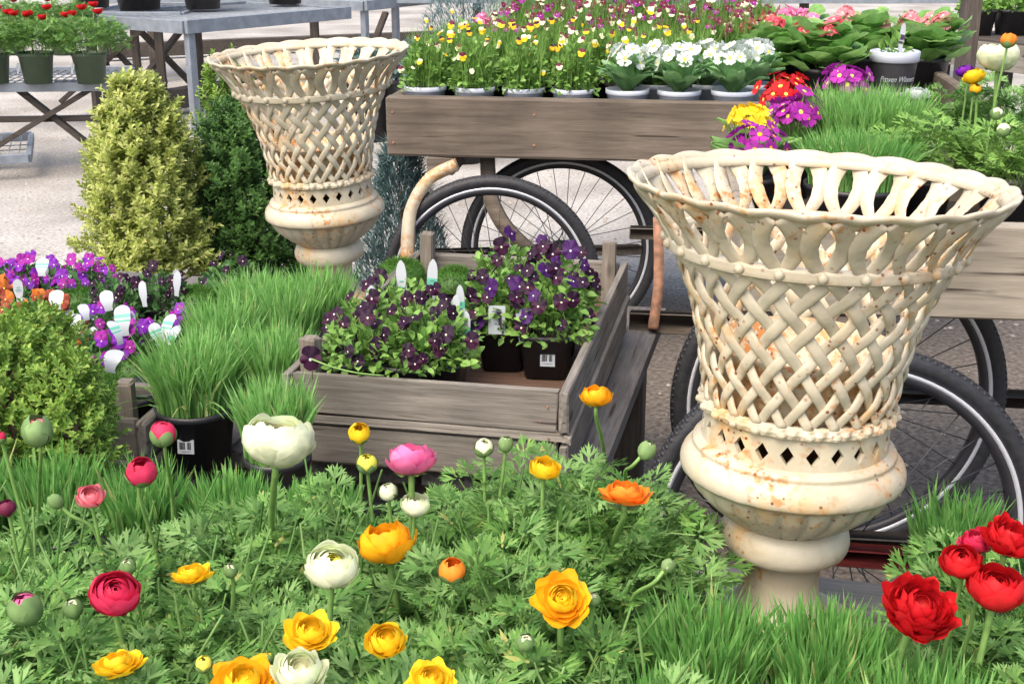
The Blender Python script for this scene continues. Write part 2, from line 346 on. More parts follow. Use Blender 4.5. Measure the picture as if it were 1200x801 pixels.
# ------------------------------------------------------------------ urns
def urn(label, loc, rz, tilt=(0, 0)):
    t = thing('lattice_urn', label, 'urn', loc, rz, 'cast iron lattice urns'); t.rotation_euler = (tilt[0], tilt[1], rz)
    prof = np.array([(.633, .232), (.61, .2135), (.585, .1950), (.557, .1790), (.52, .1610), (.488, .1490), (.455, .1400), (.42, .1320), (.38, .1255), (.343, .1205), (.28, .1185)][::-1])
    rz_ = lambda z: float(np.interp(z, prof[:, 0], prof[:, 1]))
    Nn = 24; cell = 2*PI/Nn
    def strip(mb, fth, fz, froff, fw, th, n, flat=.25):
        """sweep a rounded strap along the surface"""
        P = []
        for i in range(n+1):
            tt = i/n; a = fth(tt); z = fz(tt); r = rz_(z)+froff(tt); P.append(Vector((r*math.cos(a), r*math.sin(a), z)))
        V = []; K = 8
        for i, p in enumerate(P):
            tg = (P[min(i+1, n)]-P[max(i-1, 0)]).normalized()
            nr = Vector((p.x, p.y, -.0)).normalized(); nr = (nr-tg*nr.dot(tg)).normalized(); bn = tg.cross(nr)
            wv = fw(i/n)
            for j in range(K):
                q = PI*j/(K-3) if j < K-2 else None
                if j < K-2: V.append(p+bn*(math.cos(q)*wv/2)+nr*(math.sin(q)**.6*th))
                else: V.append(p+bn*((-1 if j == K-2 else 1)*wv*.46)-nr*(th*.45))
        Fc = []; mt = []
        for i in range(n):
            for j in range(K):
                Fc.append((i*K+j, i*K+(j+1) % K, (i+1)*K+(j+1) % K, (i+1)*K+j)); mt.append(1 if j >= K-3 else 0)
        Fc += [tuple(range(K))[::-1], tuple(range(n*K, (n+1)*K))]; mt += [0, 0]
        mb.add([tuple(v) for v in V], Fc, mt)
    # woven rim
    mb = MB()
    for k in range(Nn):
        for s in (-1, 1):
            g = lambda x: np.interp(x, [0, .15, .3, .5, .7, .85, 1], [.95, .62, .38, .25, .33, .52, .78])
            strip(mb, lambda x: (k+.5)*cell+s*g(x)*cell/2, lambda x: .557+x*.075, lambda x: .0022*s*math.sin(PI*x), lambda x: .0140+.0075*x+.004*math.sin(PI*x), .0028, 16)
    mb.build('woven_rim', [M['cream'], M['cream_in']], t)
    # lip: scalloped rolled edge
    mb = MB(); n = 192; K = 8; V = []
    for i in range(n):
        th = 2*PI*i/n; sc_ = abs(math.cos(Nn/2*th)); r0 = .2315+.0022*sc_; z0 = .6325+.0035*sc_
        for j in range(K):
            q = 2*PI*j/K; V.append(((r0+.0065*math.cos(q))*math.cos(th), (r0+.0065*math.cos(q))*math.sin(th), z0+.0045*math.sin(q)+.004*math.cos(q)))
    Fc = [(i*K+j, ((i+1) % n)*K+j, ((i+1) % n)*K+(j+1) % K, i*K+(j+1) % K) for i in range(n) for j in range(K)]
    mb.add(V, Fc)
    lathe(mb, [(.2325, .6335), (.2275, .6285), (.2215, .6215), (.2200, .6195), (.2180, .6205), (.2235, .6290), (.2285, .6345)], 192, closed=True)
    mb.build('lip', M['cream'], t)
    # upper band, lattice bands
    mb = MB(); r0 = rz_(.556)
    lathe(mb, [(r0-.006, .549), (r0+.004, .547), (r0+.0085, .5495), (r0+.0065, .554), (r0+.0085, .559), (r0+.007, .5635), (r0-.004, .5645)], 96, closed=True)
    for k in range(Nn):      # knots on the band
        a = k*cell; c = Vector(((r0+.008)*math.cos(a), (r0+.008)*math.sin(a), .556))
        V = []; 
        lathe(mb, [(.0005, -.0075), (.0055, -.004), (.0065, 0), (.0055, .004), (.0005, .0075)], 8, 0, c)
    mb.build('upper_band', M['cream'], t)
    mb = MB()
    for s in (-1, 1):
        for k in range(Nn):
            strip(mb, lambda x: (k+.25)*cell+s*4*cell*x, lambda x: .551-x*.205, lambda x: s*.0026*math.cos(PI*8*x+.3), lambda x: .0172-.0050*x, .0030, 40)
    mb.build('lattice', [M['cream'], M['cream_in']], t)
    mb = MB(); r1 = rz_(.343)
    rope = lambda r, z, th: r+.0016*math.cos(Nn*2*th+z*900)
    lathe(mb, [(r1-.008, .334), (r1+.001, .331), (r1+.0065, .334), (r1+.0085, .340), (r1+.0065, .346), (r1+.001, .349), (r1-.006, .348)], 240, mod=rope, closed=True)
    for k in range(Nn):
        a = (k+.25)*cell; lathe(mb, [(.0005, -.006), (.006, -.003), (.007, 0), (.006, .003), (.0005, .006)], 8, 0, ((r1+.006)*math.cos(a), (r1+.006)*math.sin(a), .338))
    # pierced band
    za, zb = .333, .285
    for k in range(Nn):
        V = []; 
        for (ro) in (0, -.008):
            for (u, v) in ((0, 0), (.5, 0), (1, 0), (1, .5), (1, 1), (.5, 1), (0, 1), (0, .5), (.5, .24), (.78, .5), (.5, .76), (.22, .5)):
                a = (k+u)*cell; z = zb+(za-zb)*v; r = .1225-.002*v+ro; V.append((r*math.cos(a), r*math.sin(a), z))
        q = [(0, 1, 8, 11), (0, 11, 7), (1, 2, 9, 8), (2, 3, 9), (3, 4, 9), (4, 5, 10, 9), (5, 6, 11, 10), (6, 7, 11)]
        Fc = q+[tuple(12+i for i in f)[::-1] for f in q]+[(8, 9, 21, 20), (9, 10, 22, 21), (10, 11, 23, 22), (11, 8, 20, 23)]
        mb.add(V, Fc, [0]*8+[0]*12)
    mb.build('pierced_band', M['cream'], t, smooth=False)
    mb = MB()
    def flut(r, z, th):
        if .165 < z < .244: return r*(1-.055*(1-abs(math.cos(12*th)))**1.5*min(1, (.244-z)/.008))
        return r
    P = [(.112, .289), (.1235, .2895), (.1325, .2845), (.134, .281), (.132, .278), (.1345, .275), (.1395, .272), (.1445, .266), (.1475, .258), (.148, .252), (.1475, .246), (.1455, .2425), (.1405, .2415), (.1375, .236), (.134, .230), (.128, .218), (.116, .205), (.101, .192), (.086, .181), (.076, .174)]
    P = P+[(.07, .170)]
    lathe(mb, P, 192, mod=flut)
    lathe(mb, [(.0, .20), (.06, .205), (.1, .22), (.125, .255), (.114, .288)][::-1], 64, 1)
    mb.build('bowl', [M['cream'], M['rustin']], t)
    mb = MB(); lathe(mb, [(.0, .31), (.09, .312), (.104, .335), (.118, .418), (.121, .424), (.116, .425), (.100, .338), (.08, .322), (0, .32)], 48); mb.build('liner', M['liner'], t)
    mb = MB()
    lathe(mb, [(.070, .171), (.0785, .168), (.082, .163), (.0850, .157), (.0865, .150), (.0865, .143), (.0850, .137), (.0820, .1310), (.0790, .1285), (.0775, .1270), (.060, .1262), (.0545, .112), (.052, .095), (.052, .08), (.0545, .06), (.061, .045), (.072, .033), (.086, .026), (.094, .021), (.097, .0205)], 64)
    lathe(mb, [(.097, .021), (.108, .019), (.110, .004), (.109, 0), (.0, 0)], 64)
    mb.build('pedestal', M['cream'], t)
    return t
u1 = urn('large cream lattice urn with rust spots, close behind the grass at right', (0.367, 1.565, .456), .1, (R(-1.2), R(1.6))); u1.scale = (1, 1, .985)
urn('cream lattice urn standing farther back between the shrubs and dark violas', (-0.452, 3.13, .45), .6, (R(0), R(-3.5)))
# ------------------------------------------------------------------ benches
def bench(label, origin, rz, wd, dp, z, along, nplank, legs, mat, gap=.012):
    t = thing('display_bench', label, 'bench', (*origin, 0), rz, 'low wooden display benches')
    if along == 'x':
        pw = dp/nplank
        for i in range(nplank):
            mb = MB(); box(mb, (-wd/2, -pw*(i+.5), z-.018), (wd, pw-gap, .036), 0, jit=.0008); mb.build('plank', mat, t, False)
    else:
        pw = wd/nplank
        for i in range(nplank):
            mb = MB(); box(mb, (-pw*(i+.5), -dp/2, z-.018+(.0 if i else -.003)), (pw-gap, dp, .036), 0, jit=.0008); mb.build('plank', mat, t, False)
    for (x, y) in legs:
        mb = MB(); box(mb, (x, y, (z-.04)/2), (.07, .07, z-.04)); mb.build('leg', M['wdark_z'], t, False)
    for y in (-.08, -dp+.08):
        mb = MB(); box(mb, (-wd/2, y, z-.07), (wd-.1, .04, .06)); mb.build('rail', M['wdark'], t, False)
    return t
# origin = rear right corner
bench('low grey plank bench under the ranunculus and the large urn', (.85, 1.63), R(-14), 2.1, 1.0, .45, 'x', 9, [(-.08, -.08), (-2.02, -.08), (-.08, -.92), (-2.02, -.92)], M['wbench'])
bench('low grey plank bench under the crate, grass pots and far urn', (.40, 3.12), R(-13), 2.1, 1.10, .45, 'y', 19, [(-.08, -.08), (-2.0, -.08), (-.08, -1.0), (-2.0, -1.0)], M['wbench_y'])
# ------------------------------------------------------------------ crates
def crate(label, loc, rz, wd, dp, top, bot, posts=.05, ph=.055):
    """origin: front left corner on the bench level; x to the right, y away"""
    t = thing('wooden_crate', label, 'crate', loc, rz, 'weathered wooden crates')
    hgt = top-bot
    def bd(name, c, s, m):
        mb = MB(); box(mb, c, s, 0, jit=.0014, bev=.003)
        if 'front' in name:
            for x in (-s[0]/2+.018, -s[0]/2+.03, s[0]/2-.018, s[0]/2-.03):
                z_ = c[2]+random.uniform(-.3, .3)*s[2]; tube(mb, [(c[0]+x, c[1]-s[1]/2-.0012, z_), (c[0]+x, c[1]-s[1]/2+.002, z_)], .0022, 8, 1)
        return mb.build(name, [m, M['rust']], t, False)
    zt = top-loc[2]; th = .016
    h1 = .078
    zz = zt
    hs = [.075, .016, .072]
    for i, h in enumerate(hs):
        off = -.006 if i == 1 else 0
        bd('front_board', (wd/2, off, zz-h/2), (wd+(.03 if i == 1 else 0), th, h), M['wgrey_x'])
        bd('back_board', (wd/2, dp-off, zz-h/2), (wd+(.03 if i == 1 else 0), th, h), M['wgrey_x'])
        bd('side_board', (wd+.011-off, dp/2, zz-h/2-.001), (th, dp+.03, h), M['wgrey_y'])
        bd('side_board', (-.011+off, dp/2, zz-h/2-.001), (th, dp+.03, h), M['wgrey_y'])
        zz -= h+.003
    bd('floor', (wd/2, dp/2, zt-.088), (wd-.02, dp-.02, .012), M['wfloor'])
    for (x, y) in (((.022, .024), (wd-.022, dp-.024), (.022, dp-.024)) if wd > .4 else ((wd-.03, .026), (.03, .026))):
        bd('corner_post', (x, y, zt-.07+ph/2), (.030, .028, .14+ph), M['wgrey_z'])
    return t
fl = onz(345, 434, .64); fr = onz(655, 456, .64); cang = math.atan2(fr.y-fl.y, fr.x-fl.x); cwd = (fr-fl).length
crate('long weathered crate holding dark violas on the bench', (fl.x, fl.y, .453), cang, cwd, .84, .64, .53)
cl2 = onz(161, 491, .56); r8 = R(-8)
crate('small weathered crate corner beside the black grass pot', (cl2.x-.33*math.cos(r8), cl2.y-.33*math.sin(r8), .452), r8, .33, .17, .56, .45, ph=.06)
CR = Matrix.Translation(fl.copy()) @ Matrix.Rotation(cang, 4, 'Z')
# ------------------------------------------------------------------ wheels and carts
def wheel(parent, c, rad, name='wheel'):
    """wheel in the local xz plane, its parts hang under one wheel empty mesh"""
    mb = MB(); n = 96; K = 10; V = []; rt = .0195
    for i in range(n):
        a = 2*PI*i/n
        for j in range(K):
            q = 2*PI*j/K; rr = rad-rt+rt*1.0*math.cos(q); V.append((rr*math.cos(a), rt*.9*math.sin(q), rr*math.sin(a)))
    Fc = [(i*K+j, i*K+(j+1) % K, ((i+1) % n)*K+(j+1) % K, ((i+1) % n)*K+j) for i in range(n) for j in range(K)]
    mb.add(V, Fc)
    kn = 150       # tread knobs
    for row in (-.6, 0, .6):
        a = (np.arange(kn)+.5*(row == 0))*2*PI/kn; q = row*.75
        rr = rad-rt+rt*math.cos(q)
        nr = np.column_stack([np.cos(a)*math.cos(q), np.full(kn, math.sin(q)), np.sin(a)*math.cos(q)])
        T = np.column_stack([rr*np.cos(a), np.full(kn, rt*.9*math.sin(q)), rr*np.sin(a)])
        Vb = np.array([(-.0045, -.0035, -.001), (.0045, -.0035, -.001), (.0045, .0035, -.001), (-.0045, .0035, -.001), (-.004, -.003, .0007), (.004, -.003, .0007), (.004, .003, .0007), (-.004, .003, .0007)])
        tgv = np.column_stack([-np.sin(a), np.zeros(kn), np.cos(a)])
        mb.scatter(Vb, [(4, 5, 6, 7), (0, 1, 5, 4), (1, 2, 6, 5), (2, 3, 7, 6), (3, 0, 4, 7)], frames_dir(tgv, nr, np.ones(kn)), T)
    root = mb.build(name, M['tyre'], parent, loc=c)
    def ringp(nm, r_o, r_i, hw, mat):
        mb = MB(); V = []
        for i in range(n):
            a = 2*PI*i/n
            for (r, y) in ((r_o, -hw), (r_o, hw), (r_i, hw*.8), (r_i, -hw*.8)): V.append((r*math.cos(a), y, r*math.sin(a)))
        Fc = [(i*4+j, i*4+(j+1) % 4, ((i+1) % n)*4+(j+1) % 4, ((i+1) % n)*4+j) for i in range(n) for j in range(4)]
        mb.add(V, Fc); return mb.build(nm, mat, root, True)
    ringp('rim', rad-.036, rad-.058, .012, M['rimd']); ringp('braking_track', rad-.035, rad-.043, .0145, M['stripe'])
    mb = MB()
    for i in range(32):
        s = 1 if i % 2 else -1; a = 2*PI*i/32; b_ = a+s*.9*(1 if (i//2) % 2 else -1)
        p = Vector(((rad-.055)*math.cos(a), 0, (rad-.055)*math.sin(a))); q = Vector((.02*math.cos(b_), s*.03, .02*math.sin(b_)))
        tube(mb, [p, q], .0013, 5)
    mb.build('spokes', M['spoke'], root)
    mb = MB(); tube(mb, [(0, -.05, 0), (0, -.035, 0), (0, -.034, 0), (0, -.028, 0), (0, -.027, 0), (0, .027, 0), (0, .028, 0), (0, .034, 0), (0, .035, 0), (0, .05, 0)], [.008, .008, .024, .024, .012, .012, .024, .024, .008, .008], 16)
    mb.build('hub', M['spoke'], root)
    return root
def cart(label, loc, rz, L_, dp, ztop, hb, mat, wheels, matside):
    """origin: front left top corner at ground; x right, y away"""
    t = thing('flower_cart', label, 'cart', loc, rz, 'wooden flower carts on bicycle wheels')
    def bd(name, c, s, m):
        mb = MB(); box(mb, c, s, 0, jit=.0015, bev=.005)
        if 'front' in name:
            for x in (-s[0]/2+.02, -s[0]/4, s[0]/4, s[0]/2-.02):
                for z_ in (-.05, .045): tube(mb, [(c[0]+x, c[1]-s[1]/2-.0015, c[2]+z_), (c[0]+x, c[1]-s[1]/2+.002, c[2]+z_)], .0045, 8, 1)
        return mb.build(name, [m, M['rust']], t, False)
    bd('front_board', (L_/2, .02, ztop-hb/2), (L_, .04, hb), mat); bd('back_board', (L_/2, dp-.02, ztop-hb/2), (L_, .04, hb), mat)
    bd('side_board', (.02, dp/2, ztop-hb/2-.002), (.036, dp-.085, hb-.008), matside); bd('side_board', (L_-.02, dp/2, ztop-hb/2-.002), (.036, dp-.085, hb-.008), matside)
    bd('bed', (L_/2, dp/2, ztop-.125), (L_-.085, dp-.085, .02), M['wdark'])
    bd('crossbeam', (.17, dp/2-.05, ztop-hb-.03), (.09, dp-.1, .055), M['wcart']); bd('crossbeam', (L_-.2, dp/2, ztop-hb-.03), (.09, dp-.1, .055), M['wcart'])
    inv = (Matrix.Translation(loc) @ Matrix.Rotation(rz, 4, 'Z')).inverted()
    for (p, r) in wheels:
        lp = inv @ Vector(p); wh = wheel(t, lp, r); wh.rotation_euler = (0, .3, -rz)
    return t, inv
# cart 1: far, violas
c1 = onz(452, 113, .86)
wC = atd(576, 332, 3.9); wC.z = .332; wD = atd(656, 292, 4.3); wD.z = .332
ct1, inv1 = cart('far brown wooden cart carrying yellow violas and white primulas', (c1.x, c1.y, 0), R(-7.5), 1.86, 1.02, .86, .185, M['wcart'], [(wC, .332), (wD, .332)], M['wcart'])
c2p = onz(868, 258, .875)
wA = atd(980, 635, 2.27); wA.z = .357; wB = atd(985, 435, 2.82); wB.z = .372
ct2, inv2 = cart('near pale wooden cart right of the large urn', (c2p.x, c2p.y, 0), R(-6), 1.0, .80, .875, .175, M['wpale'], [(wA, .357), (wB, .372)], M['wpale'])
def part_tube(name, parent, inv, pts, r, mat, flat=None):
    mb = MB(); P = [inv @ Vector(p) for p in pts]
    if flat:
        for a, b_ in zip(P[:-1], P[1:]): beam(mb, a, b_, flat[0], flat[1], up=(0, 1, 0))
    else: tube(mb, P, r, 8)
    return mb.build(name, mat, parent)
def curve(pts, n=16):
    pts = [Vector(p) for p in pts]; out = []; m = len(pts)-1
    for i in range(m):
        p0, p1, p2, p3 = pts[max(i-1, 0)], pts[i], pts[i+1], pts[min(i+2, m)]
        for j in range(n//m):
            t = j/(n//m); out.append(.5*((2*p1)+(p2-p0)*t+(2*p0-5*p1+4*p2-p3)*t*t+(3*p1-p0-3*p2+p3)*t**3))
    return out+[pts[-1]]
def strap(parent, inv, pts, wd, th, name, mat, n=20):
    P = [inv @ Vector(p) for p in curve(pts, n)]; V = []; Fc = []
    for i, p in enumerate(P):
        tg = (P[min(i+1, len(P)-1)]-P[max(i-1, 0)]).normalized(); s = tg.cross(Vector((0, 1, 0))).normalized()
        for (a, b_) in ((-wd/2, -th/2), (wd/2, -th/2), (wd/2, th/2), (-wd/2, th/2)): V.append(p+s*a+Vector((0, 1, 0))*b_)
    for i in range(len(P)-1):
        for j in range(4): Fc.append((i*4+j, i*4+(j+1) % 4, (i+1)*4+(j+1) % 4, (i+1)*4+j))
    Fc += [(3, 2, 1, 0), tuple(len(P)*4-4+j for j in range(4))]
    return MB().add([tuple(v) for v in V], Fc).build(name, mat, parent)
strap(ct1, inv1, [atd(535, 193, 3.82), atd(505, 208, 3.82), atd(486, 236, 3.82), atd(479, 268, 3.82), atd(478, 330, 3.82)], .036, .04, 'fork', M['rustc'])
strap(ct1, inv1, [atd(571, 175, 4.1), atd(573, 215, 4.1), atd(580, 245, 4.1), atd(600, 275, 4.1), atd(640, 310, 4.15)], .045, .03, 'strut', M['wcart'])
part_tube('axle_bar', ct1, inv1, [atd(505, 298, 3.9), atd(750, 292, 4.3)], .02, M['wdark'], (.03, .03))
strap(ct2, inv2, [atd(771, 255, 3.12), atd(772, 300, 3.1), atd(771, 340, 3.08), atd(765, 384, 3.06)], .024, .022, 'strut', M['rust'])
part_tube('foot_bar', ct2, inv2, [atd(738, 376, 3.1), atd(960, 384, 3.0)], .02, M['wcart'], (.05, .03))
part_tube('foot_bar', ct2, inv2, [atd(738, 272, 3.35), atd(900, 276, 3.3)], .02, M['wcart'], (.03, .035))
part_tube('axle_bar', ct2, inv2, [atd(770, 622, 2.3), atd(1110, 640, 2.2)], .02, M['wdark'], (.03, .035))
part_tube('painted_bar', ct2, inv2, [atd(860, 640, 2.05), atd(1085, 656, 2.0)], .02, M['wred'], (.03, .03))
part_tube('axle_bar', ct2, inv2, [atd(900, 455, 3.3), atd(1260, 470, 3.2)], .02, M['wdark'], (.03, .06))
# ------------------------------------------------------------------ leaf templates
def lf_oval(l=1., wd=.55, fold=.12, bend=.15):
    return (np.array([(0, 0, 0), (-wd/2, l*.45, fold), (0, l*.5, 0), (wd/2, l*.45, fold), (-wd*.3, l*.82, fold*.6-bend*.5), (wd*.3, l*.82, fold*.6-bend*.5), (0, l, -bend)]),
            [(0, 2, 1), (0, 3, 2), (1, 2, 6, 4), (2, 3, 5, 6)])
def lf_divided(seed):
    """a parted ranunculus leaf on its stalk, length about 1"""
    r = random.Random(seed); V = []; Fc = []
    def kite(p, ang, l, wd, z0, z1):
        d = np.array([math.sin(ang), math.cos(ang)]); s = np.array([d[1], -d[0]]); i = len(V)
        zz = lambda t: z0+(z1-z0)*t
        for (t, u) in ((0, -.22), (.55, -.5), (1, 0), (.55, .5), (0, .22)):
            q = p+d*l*t+s*wd*u; V.append((q[0], q[1], zz(t)))
        Fc.append((i, i+1, i+2, i+3, i+4))
        return p+d*l*.5, zz(.5)
    for (a0, l0) in ((0, .55), (-.95, .45), (.95, .45)):
        base = np.array([math.sin(a0), math.cos(a0)])*.10+np.array([0, .42]); z = .02
        st = r.uniform(-.1, .05)
        tip, zt = kite(base, a0, l0, .10, z, z+st-.05)
        for q in (-.62, .62):
            mid, zm = kite(base+np.array([math.sin(a0), math.cos(a0)])*l0*.18, a0+q+r.uniform(-.1, .1), l0*.68, .08, z, z-.06+r.uniform(-.06, .05))
            kite(mid, a0+q*1.8, l0*.30, .042, zm, zm-.04)
            kite(mid, a0+q*.2, l0*.32, .042, zm, zm-.02)
        for q in (-.45, .45): kite(tip, a0+q, l0*.44, .046, zt, zt-.05)
    i = len(V)
    for (x, y, z) in ((-.018, -.5, -.45), (.018, -.5, -.45), (.016, 0, -.08), (-.016, 0, -.08), (.014, .45, .02), (-.014, .45, .02)): V.append((x, y, z))
    Fc += [(i, i+1, i+2, i+3), (i+3, i+2, i+4, i+5)]
    return np.array(V), Fc
def lf_round(l=1., n=9, ruf=.08, seed=0):
    r = random.Random(seed); V = [(0, 0, 0), (0, l*.5, .0)]
    for i in range(n):
        a = -PI*.88+2*PI*.88*i/(n-1); rr = l*.5*(1+r.uniform(-.06, .06)); V.append((rr*math.sin(a), l*.5+rr*math.cos(a), r.uniform(-ruf, ruf)+.06))
    return np.array(V), [(1, 2+i, 3+i) for i in range(n-1)][::-1]+[(0, 2, 1), (0, 1, 1+n)]
def lf_prim(l=1., wd=.42, seed=0):
    """strap-shaped puckered leaf"""
    r = random.Random(seed); V = []; n = 6
    for i in range(n+1):
        t = i/n; w_ = wd*(.25+.75*math.sin(PI*min(1, t*.85+.12)))*(1 if t < 1 else .5); zc = .28*math.sin(t*2.2)*l-.0
        zz = zc+.03*r.uniform(-1, 1)
        V += [(-w_/2, t*l, zz+.06+r.uniform(-.02, .02)), (0, t*l, zz), (w_/2, t*l, zz+.06+r.uniform(-.02, .02))]
    return np.array(V), [(i*3+j, i*3+j+1, i*3+j+4, i*3+j+3) for i in range(n) for j in range(2)]
RL = [lf_divided(i) for i in range(6)]
def blades(mb, base, h, wd, lean, seg=4, m=0, droop=.6):
    k = len(base); az = rng.uniform(0, 2*PI, k); d = np.column_stack([np.cos(az), np.sin(az), np.zeros(k)])*lean[:, None] if lean.ndim == 1 else lean
    fa = rng.uniform(0, 2*PI, k); s = np.column_stack([np.cos(fa), np.sin(fa), np.zeros(k)])
    V = np.zeros((k, (seg+1)*2-1, 3))
    for i in range(seg+1):
        t = i/seg; L2 = np.linalg.norm(d, axis=1)
        c = base+np.array([0, 0, 1.])*(h*(t-droop*.35*L2*t*t*2))[:, None]+d*(h*t*t)[:, None]
        ww = (wd*(1-.15*t-.5*t**3))[:, None]/2
        if i < seg: V[:, 2*i] = c-s*ww; V[:, 2*i+1] = c+s*ww
        else: V[:, 2*i] = c
    n = V.shape[1]; Fc = [(2*i, 2*i+1, 2*i+3, 2*i+2) for i in range(seg-1)]+[(2*seg-2, 2*seg-1, 2*seg)]
    fl_ = np.array([i for f in Fc for i in f], np.int64)
    mb.v.append(V.reshape(-1, 3)); mb.l.append((fl_[None]+(np.arange(k)*n)[:, None]+mb.n).ravel())
    mb.t.append(np.tile([len(f) for f in Fc], k)); mb.m.append(np.full(k*len(Fc), m)); mb.n += k*n
    return mb
# ------------------------------------------------------------------ pots and tags
def pot(parent, r=.055, h=.09, sq=None, mat='black', soil=True, name='pot'):
    mb = MB(); n = 40
    lathe(mb, [(0, 0), (r*.74, 0), (r*.93, h*.88), (r*.98, h*.89), (r, h*.9), (r*1.0, h), (r*.94, h), (r*.90, h*.86)], n, 0, sq=sq)
    if soil: lathe(mb, [(r*.91, h*.88), (r*.5, h*.9), (0, h*.91)], n, 1, sq=sq)
    return mb.build(name, [M[mat], M['soil']], parent)
def barcode(parent, c, wd, ht, face=0., lean=0):
    """paper sticker with bars on the pot face; face: turn about z"""
    mb = MB(); Rz = Matrix.Rotation(face, 4, 'Z') @ Matrix.Rotation(lean, 4, 'X')
    def bx_(x, z, w_, h_, d, m):
        P = Rz @ Vector((x, -d/2, z)); box(mb, (c[0]+P.x, c[1]+P.y, c[2]+P.z), (w_, d, h_), m, Rz, bev=.0001)
    bx_(0, 0, wd, ht, .0014, 0)
    x = -wd*.36; r = random.Random(3)
    while x < wd*.3:
        b_ = wd*r.choice([.02, .03, .045]);
        if not (-.02*wd < x < .08*wd): bx_(x, ht*.08, b_, ht*.5, .0022, 1)
        x += b_+wd*r.choice([.02, .03])
    bx_(-.02*wd, -ht*.32, wd*.6, ht*.035, .0022, 2)
    mb.build('barcode_label', [M['tagw'], M['ink'], M['galv']], parent, False)
def planttag(parent, c, face, h=.07, wd=.02, bend=0., stripe=True, pr='tagg', lean=.12):
    mb = MB(); n = 16; V = []; Rz = Matrix.Rotation(face, 4, 'Z') @ Matrix.Rotation(random.gauss(0, .12), 4, 'Y')
    for i in range(n+1):
        t = i/n; w_ = wd*(.6+.4*min(1, max(0, (t-.2)/.3)))*(1 if t < .75 else math.sqrt(max(.02, 1-((t-.75)/.255)**2)))/2
        if bend: a = t*bend; y = (1-math.cos(a))/bend*h; z = math.sin(a)/bend*h
        else: y = lean*h*t; z = h*t
        for (x, o) in ((-w_, 0), (w_, 0), (w_, .0008), (-w_, .0008)):
            p = Rz @ Vector((x, y+o, z)); V.append((c[0]+p.x, c[1]+p.y, c[2]+p.z))
    Fc = []; mt = []
    for i in range(n):
        for j in range(4): Fc.append((i*4+j, i*4+(j+1) % 4, (i+1)*4+(j+1) % 4, (i+1)*4+j)); mt.append(1 if (stripe and i in (9, 10)) else (1 if stripe and i == 7 and j == 0 else 0))
    Fc += [(3, 2, 1, 0), tuple(n*4+j for j in range(4))]; mt += [0, 0]
    if not bend:
        for (t_, f_) in ((.50, .5), (.56, .6), (.66, .4)):
            P = Rz @ Vector((0, lean*h*t_-.0012, h*t_)); box(mb, (c[0]+P.x, c[1]+P.y, c[2]+P.z), (wd*f_, .0006, h*.018), 1, Rz, bev=.0001)
    mb.add(V, Fc, mt); return mb.build('plant_tag', [M['tagw'], M[pr]], parent, False)
# ------------------------------------------------------------------ grass pots
def grass_pot(label, loc, r=.07, ph=.11, bh=.14, n=1100, mat='grass2', potmat='black', group='pots of young grass', wd=.0048, spread=.13, bar=None, wild=0, dens=None):
    t = thing('grass_pot', label, 'potted grass', loc, 0, group)
    pot(t, r, ph, mat=potmat)
    a = rng.uniform(0, 2*PI, n); q = np.sqrt(rng.uniform(0, 1, n))*r*.92
    b_ = np.column_stack([q*np.cos(a), q*np.sin(a), np.full(n, ph*.88)])
    h = bh*np.clip(rng.normal(.92, .13, n), .45, 1.15); az = a+rng.normal(0, 1.1, n); ln = spread*(q/r)*rng.uniform(.3, 1.6, n)+rng.uniform(0, .22, n)
    d = np.column_stack([np.cos(az)*ln, np.sin(az)*ln, np.zeros(n)])
    mb = MB(); blades(mb, b_, h, rng.uniform(.5, 1.45, n)*wd, d)
    if wild:
        a = rng.uniform(0, 2*PI, wild); b2 = np.column_stack([.8*r*np.cos(a), .8*r*np.sin(a), np.full(wild, ph*.9)])
        blades(mb, b2, rng.uniform(.6, 1.0, wild)*bh, np.full(wild, wd*1.2), np.column_stack([np.cos(a), np.sin(a), np.zeros(wild)])*rng.uniform(.8, 1.1, wild)[:, None], droop=1.0)
    mb.build('blades', M[mat], t)
    if bar is not None: barcode(t, (r*.84*math.sin(bar), -r*.86*math.cos(bar), ph*.48), .030, .026, bar, R(-8))
    return t
Z = .453
p = onz(231, 498, .52); grass_pot('potted grass in black pot with barcode sticker, beside crate corner', (p.x, p.y, Z), .074, .108, .15, 950, 'grass2', bar=-.1, wild=14, spread=.22)
for i, (px, py, s, lb) in enumerate([(325, 530, .85, 'bright grass in a black pot half hidden by the white ranunculus'), (262, 420, 1, 'bright grass clump right behind the barcoded grass pot'), (322, 455, 1, 'bright grass clump against the left side of the crate'),
                                 (335, 398, 1, 'bright grass clump left of the crate corner post'), (300, 384, 1, 'far bright grass clump below the back shrubs'), (375, 380, 1, 'bright grass clump in front of the far urn pedestal')]):
    zt = .56; q = onz(px, py, zt); grass_pot(lb, (q.x, q.y, Z), .066*s, .105, .14, 800, 'grass2')
for i, (x, y, lb) in enumerate([(.165, 1.11, 'dense green grass at the lower edge beside the ranunculus leaves'), (.30, 1.08, 'dense green grass at the lower edge before the urn'), (.43, 1.13, 'dense green grass beside the lowest red ranunculus'),
                           (.225, 1.27, 'dense green grass touching the left of the urn base'), (.355, 1.25, 'dense green grass directly before the urn base'), (.30, .98, 'front grass clump cut by the lower picture edge'), (.43, .99, 'front grass clump under the red ranunculus leaves')]):
    grass_pot(lb, (x, y, Z), .068, .10, .118, 900, 'grass', group='grass pots before the large urn', wd=.0058, spread=.12)
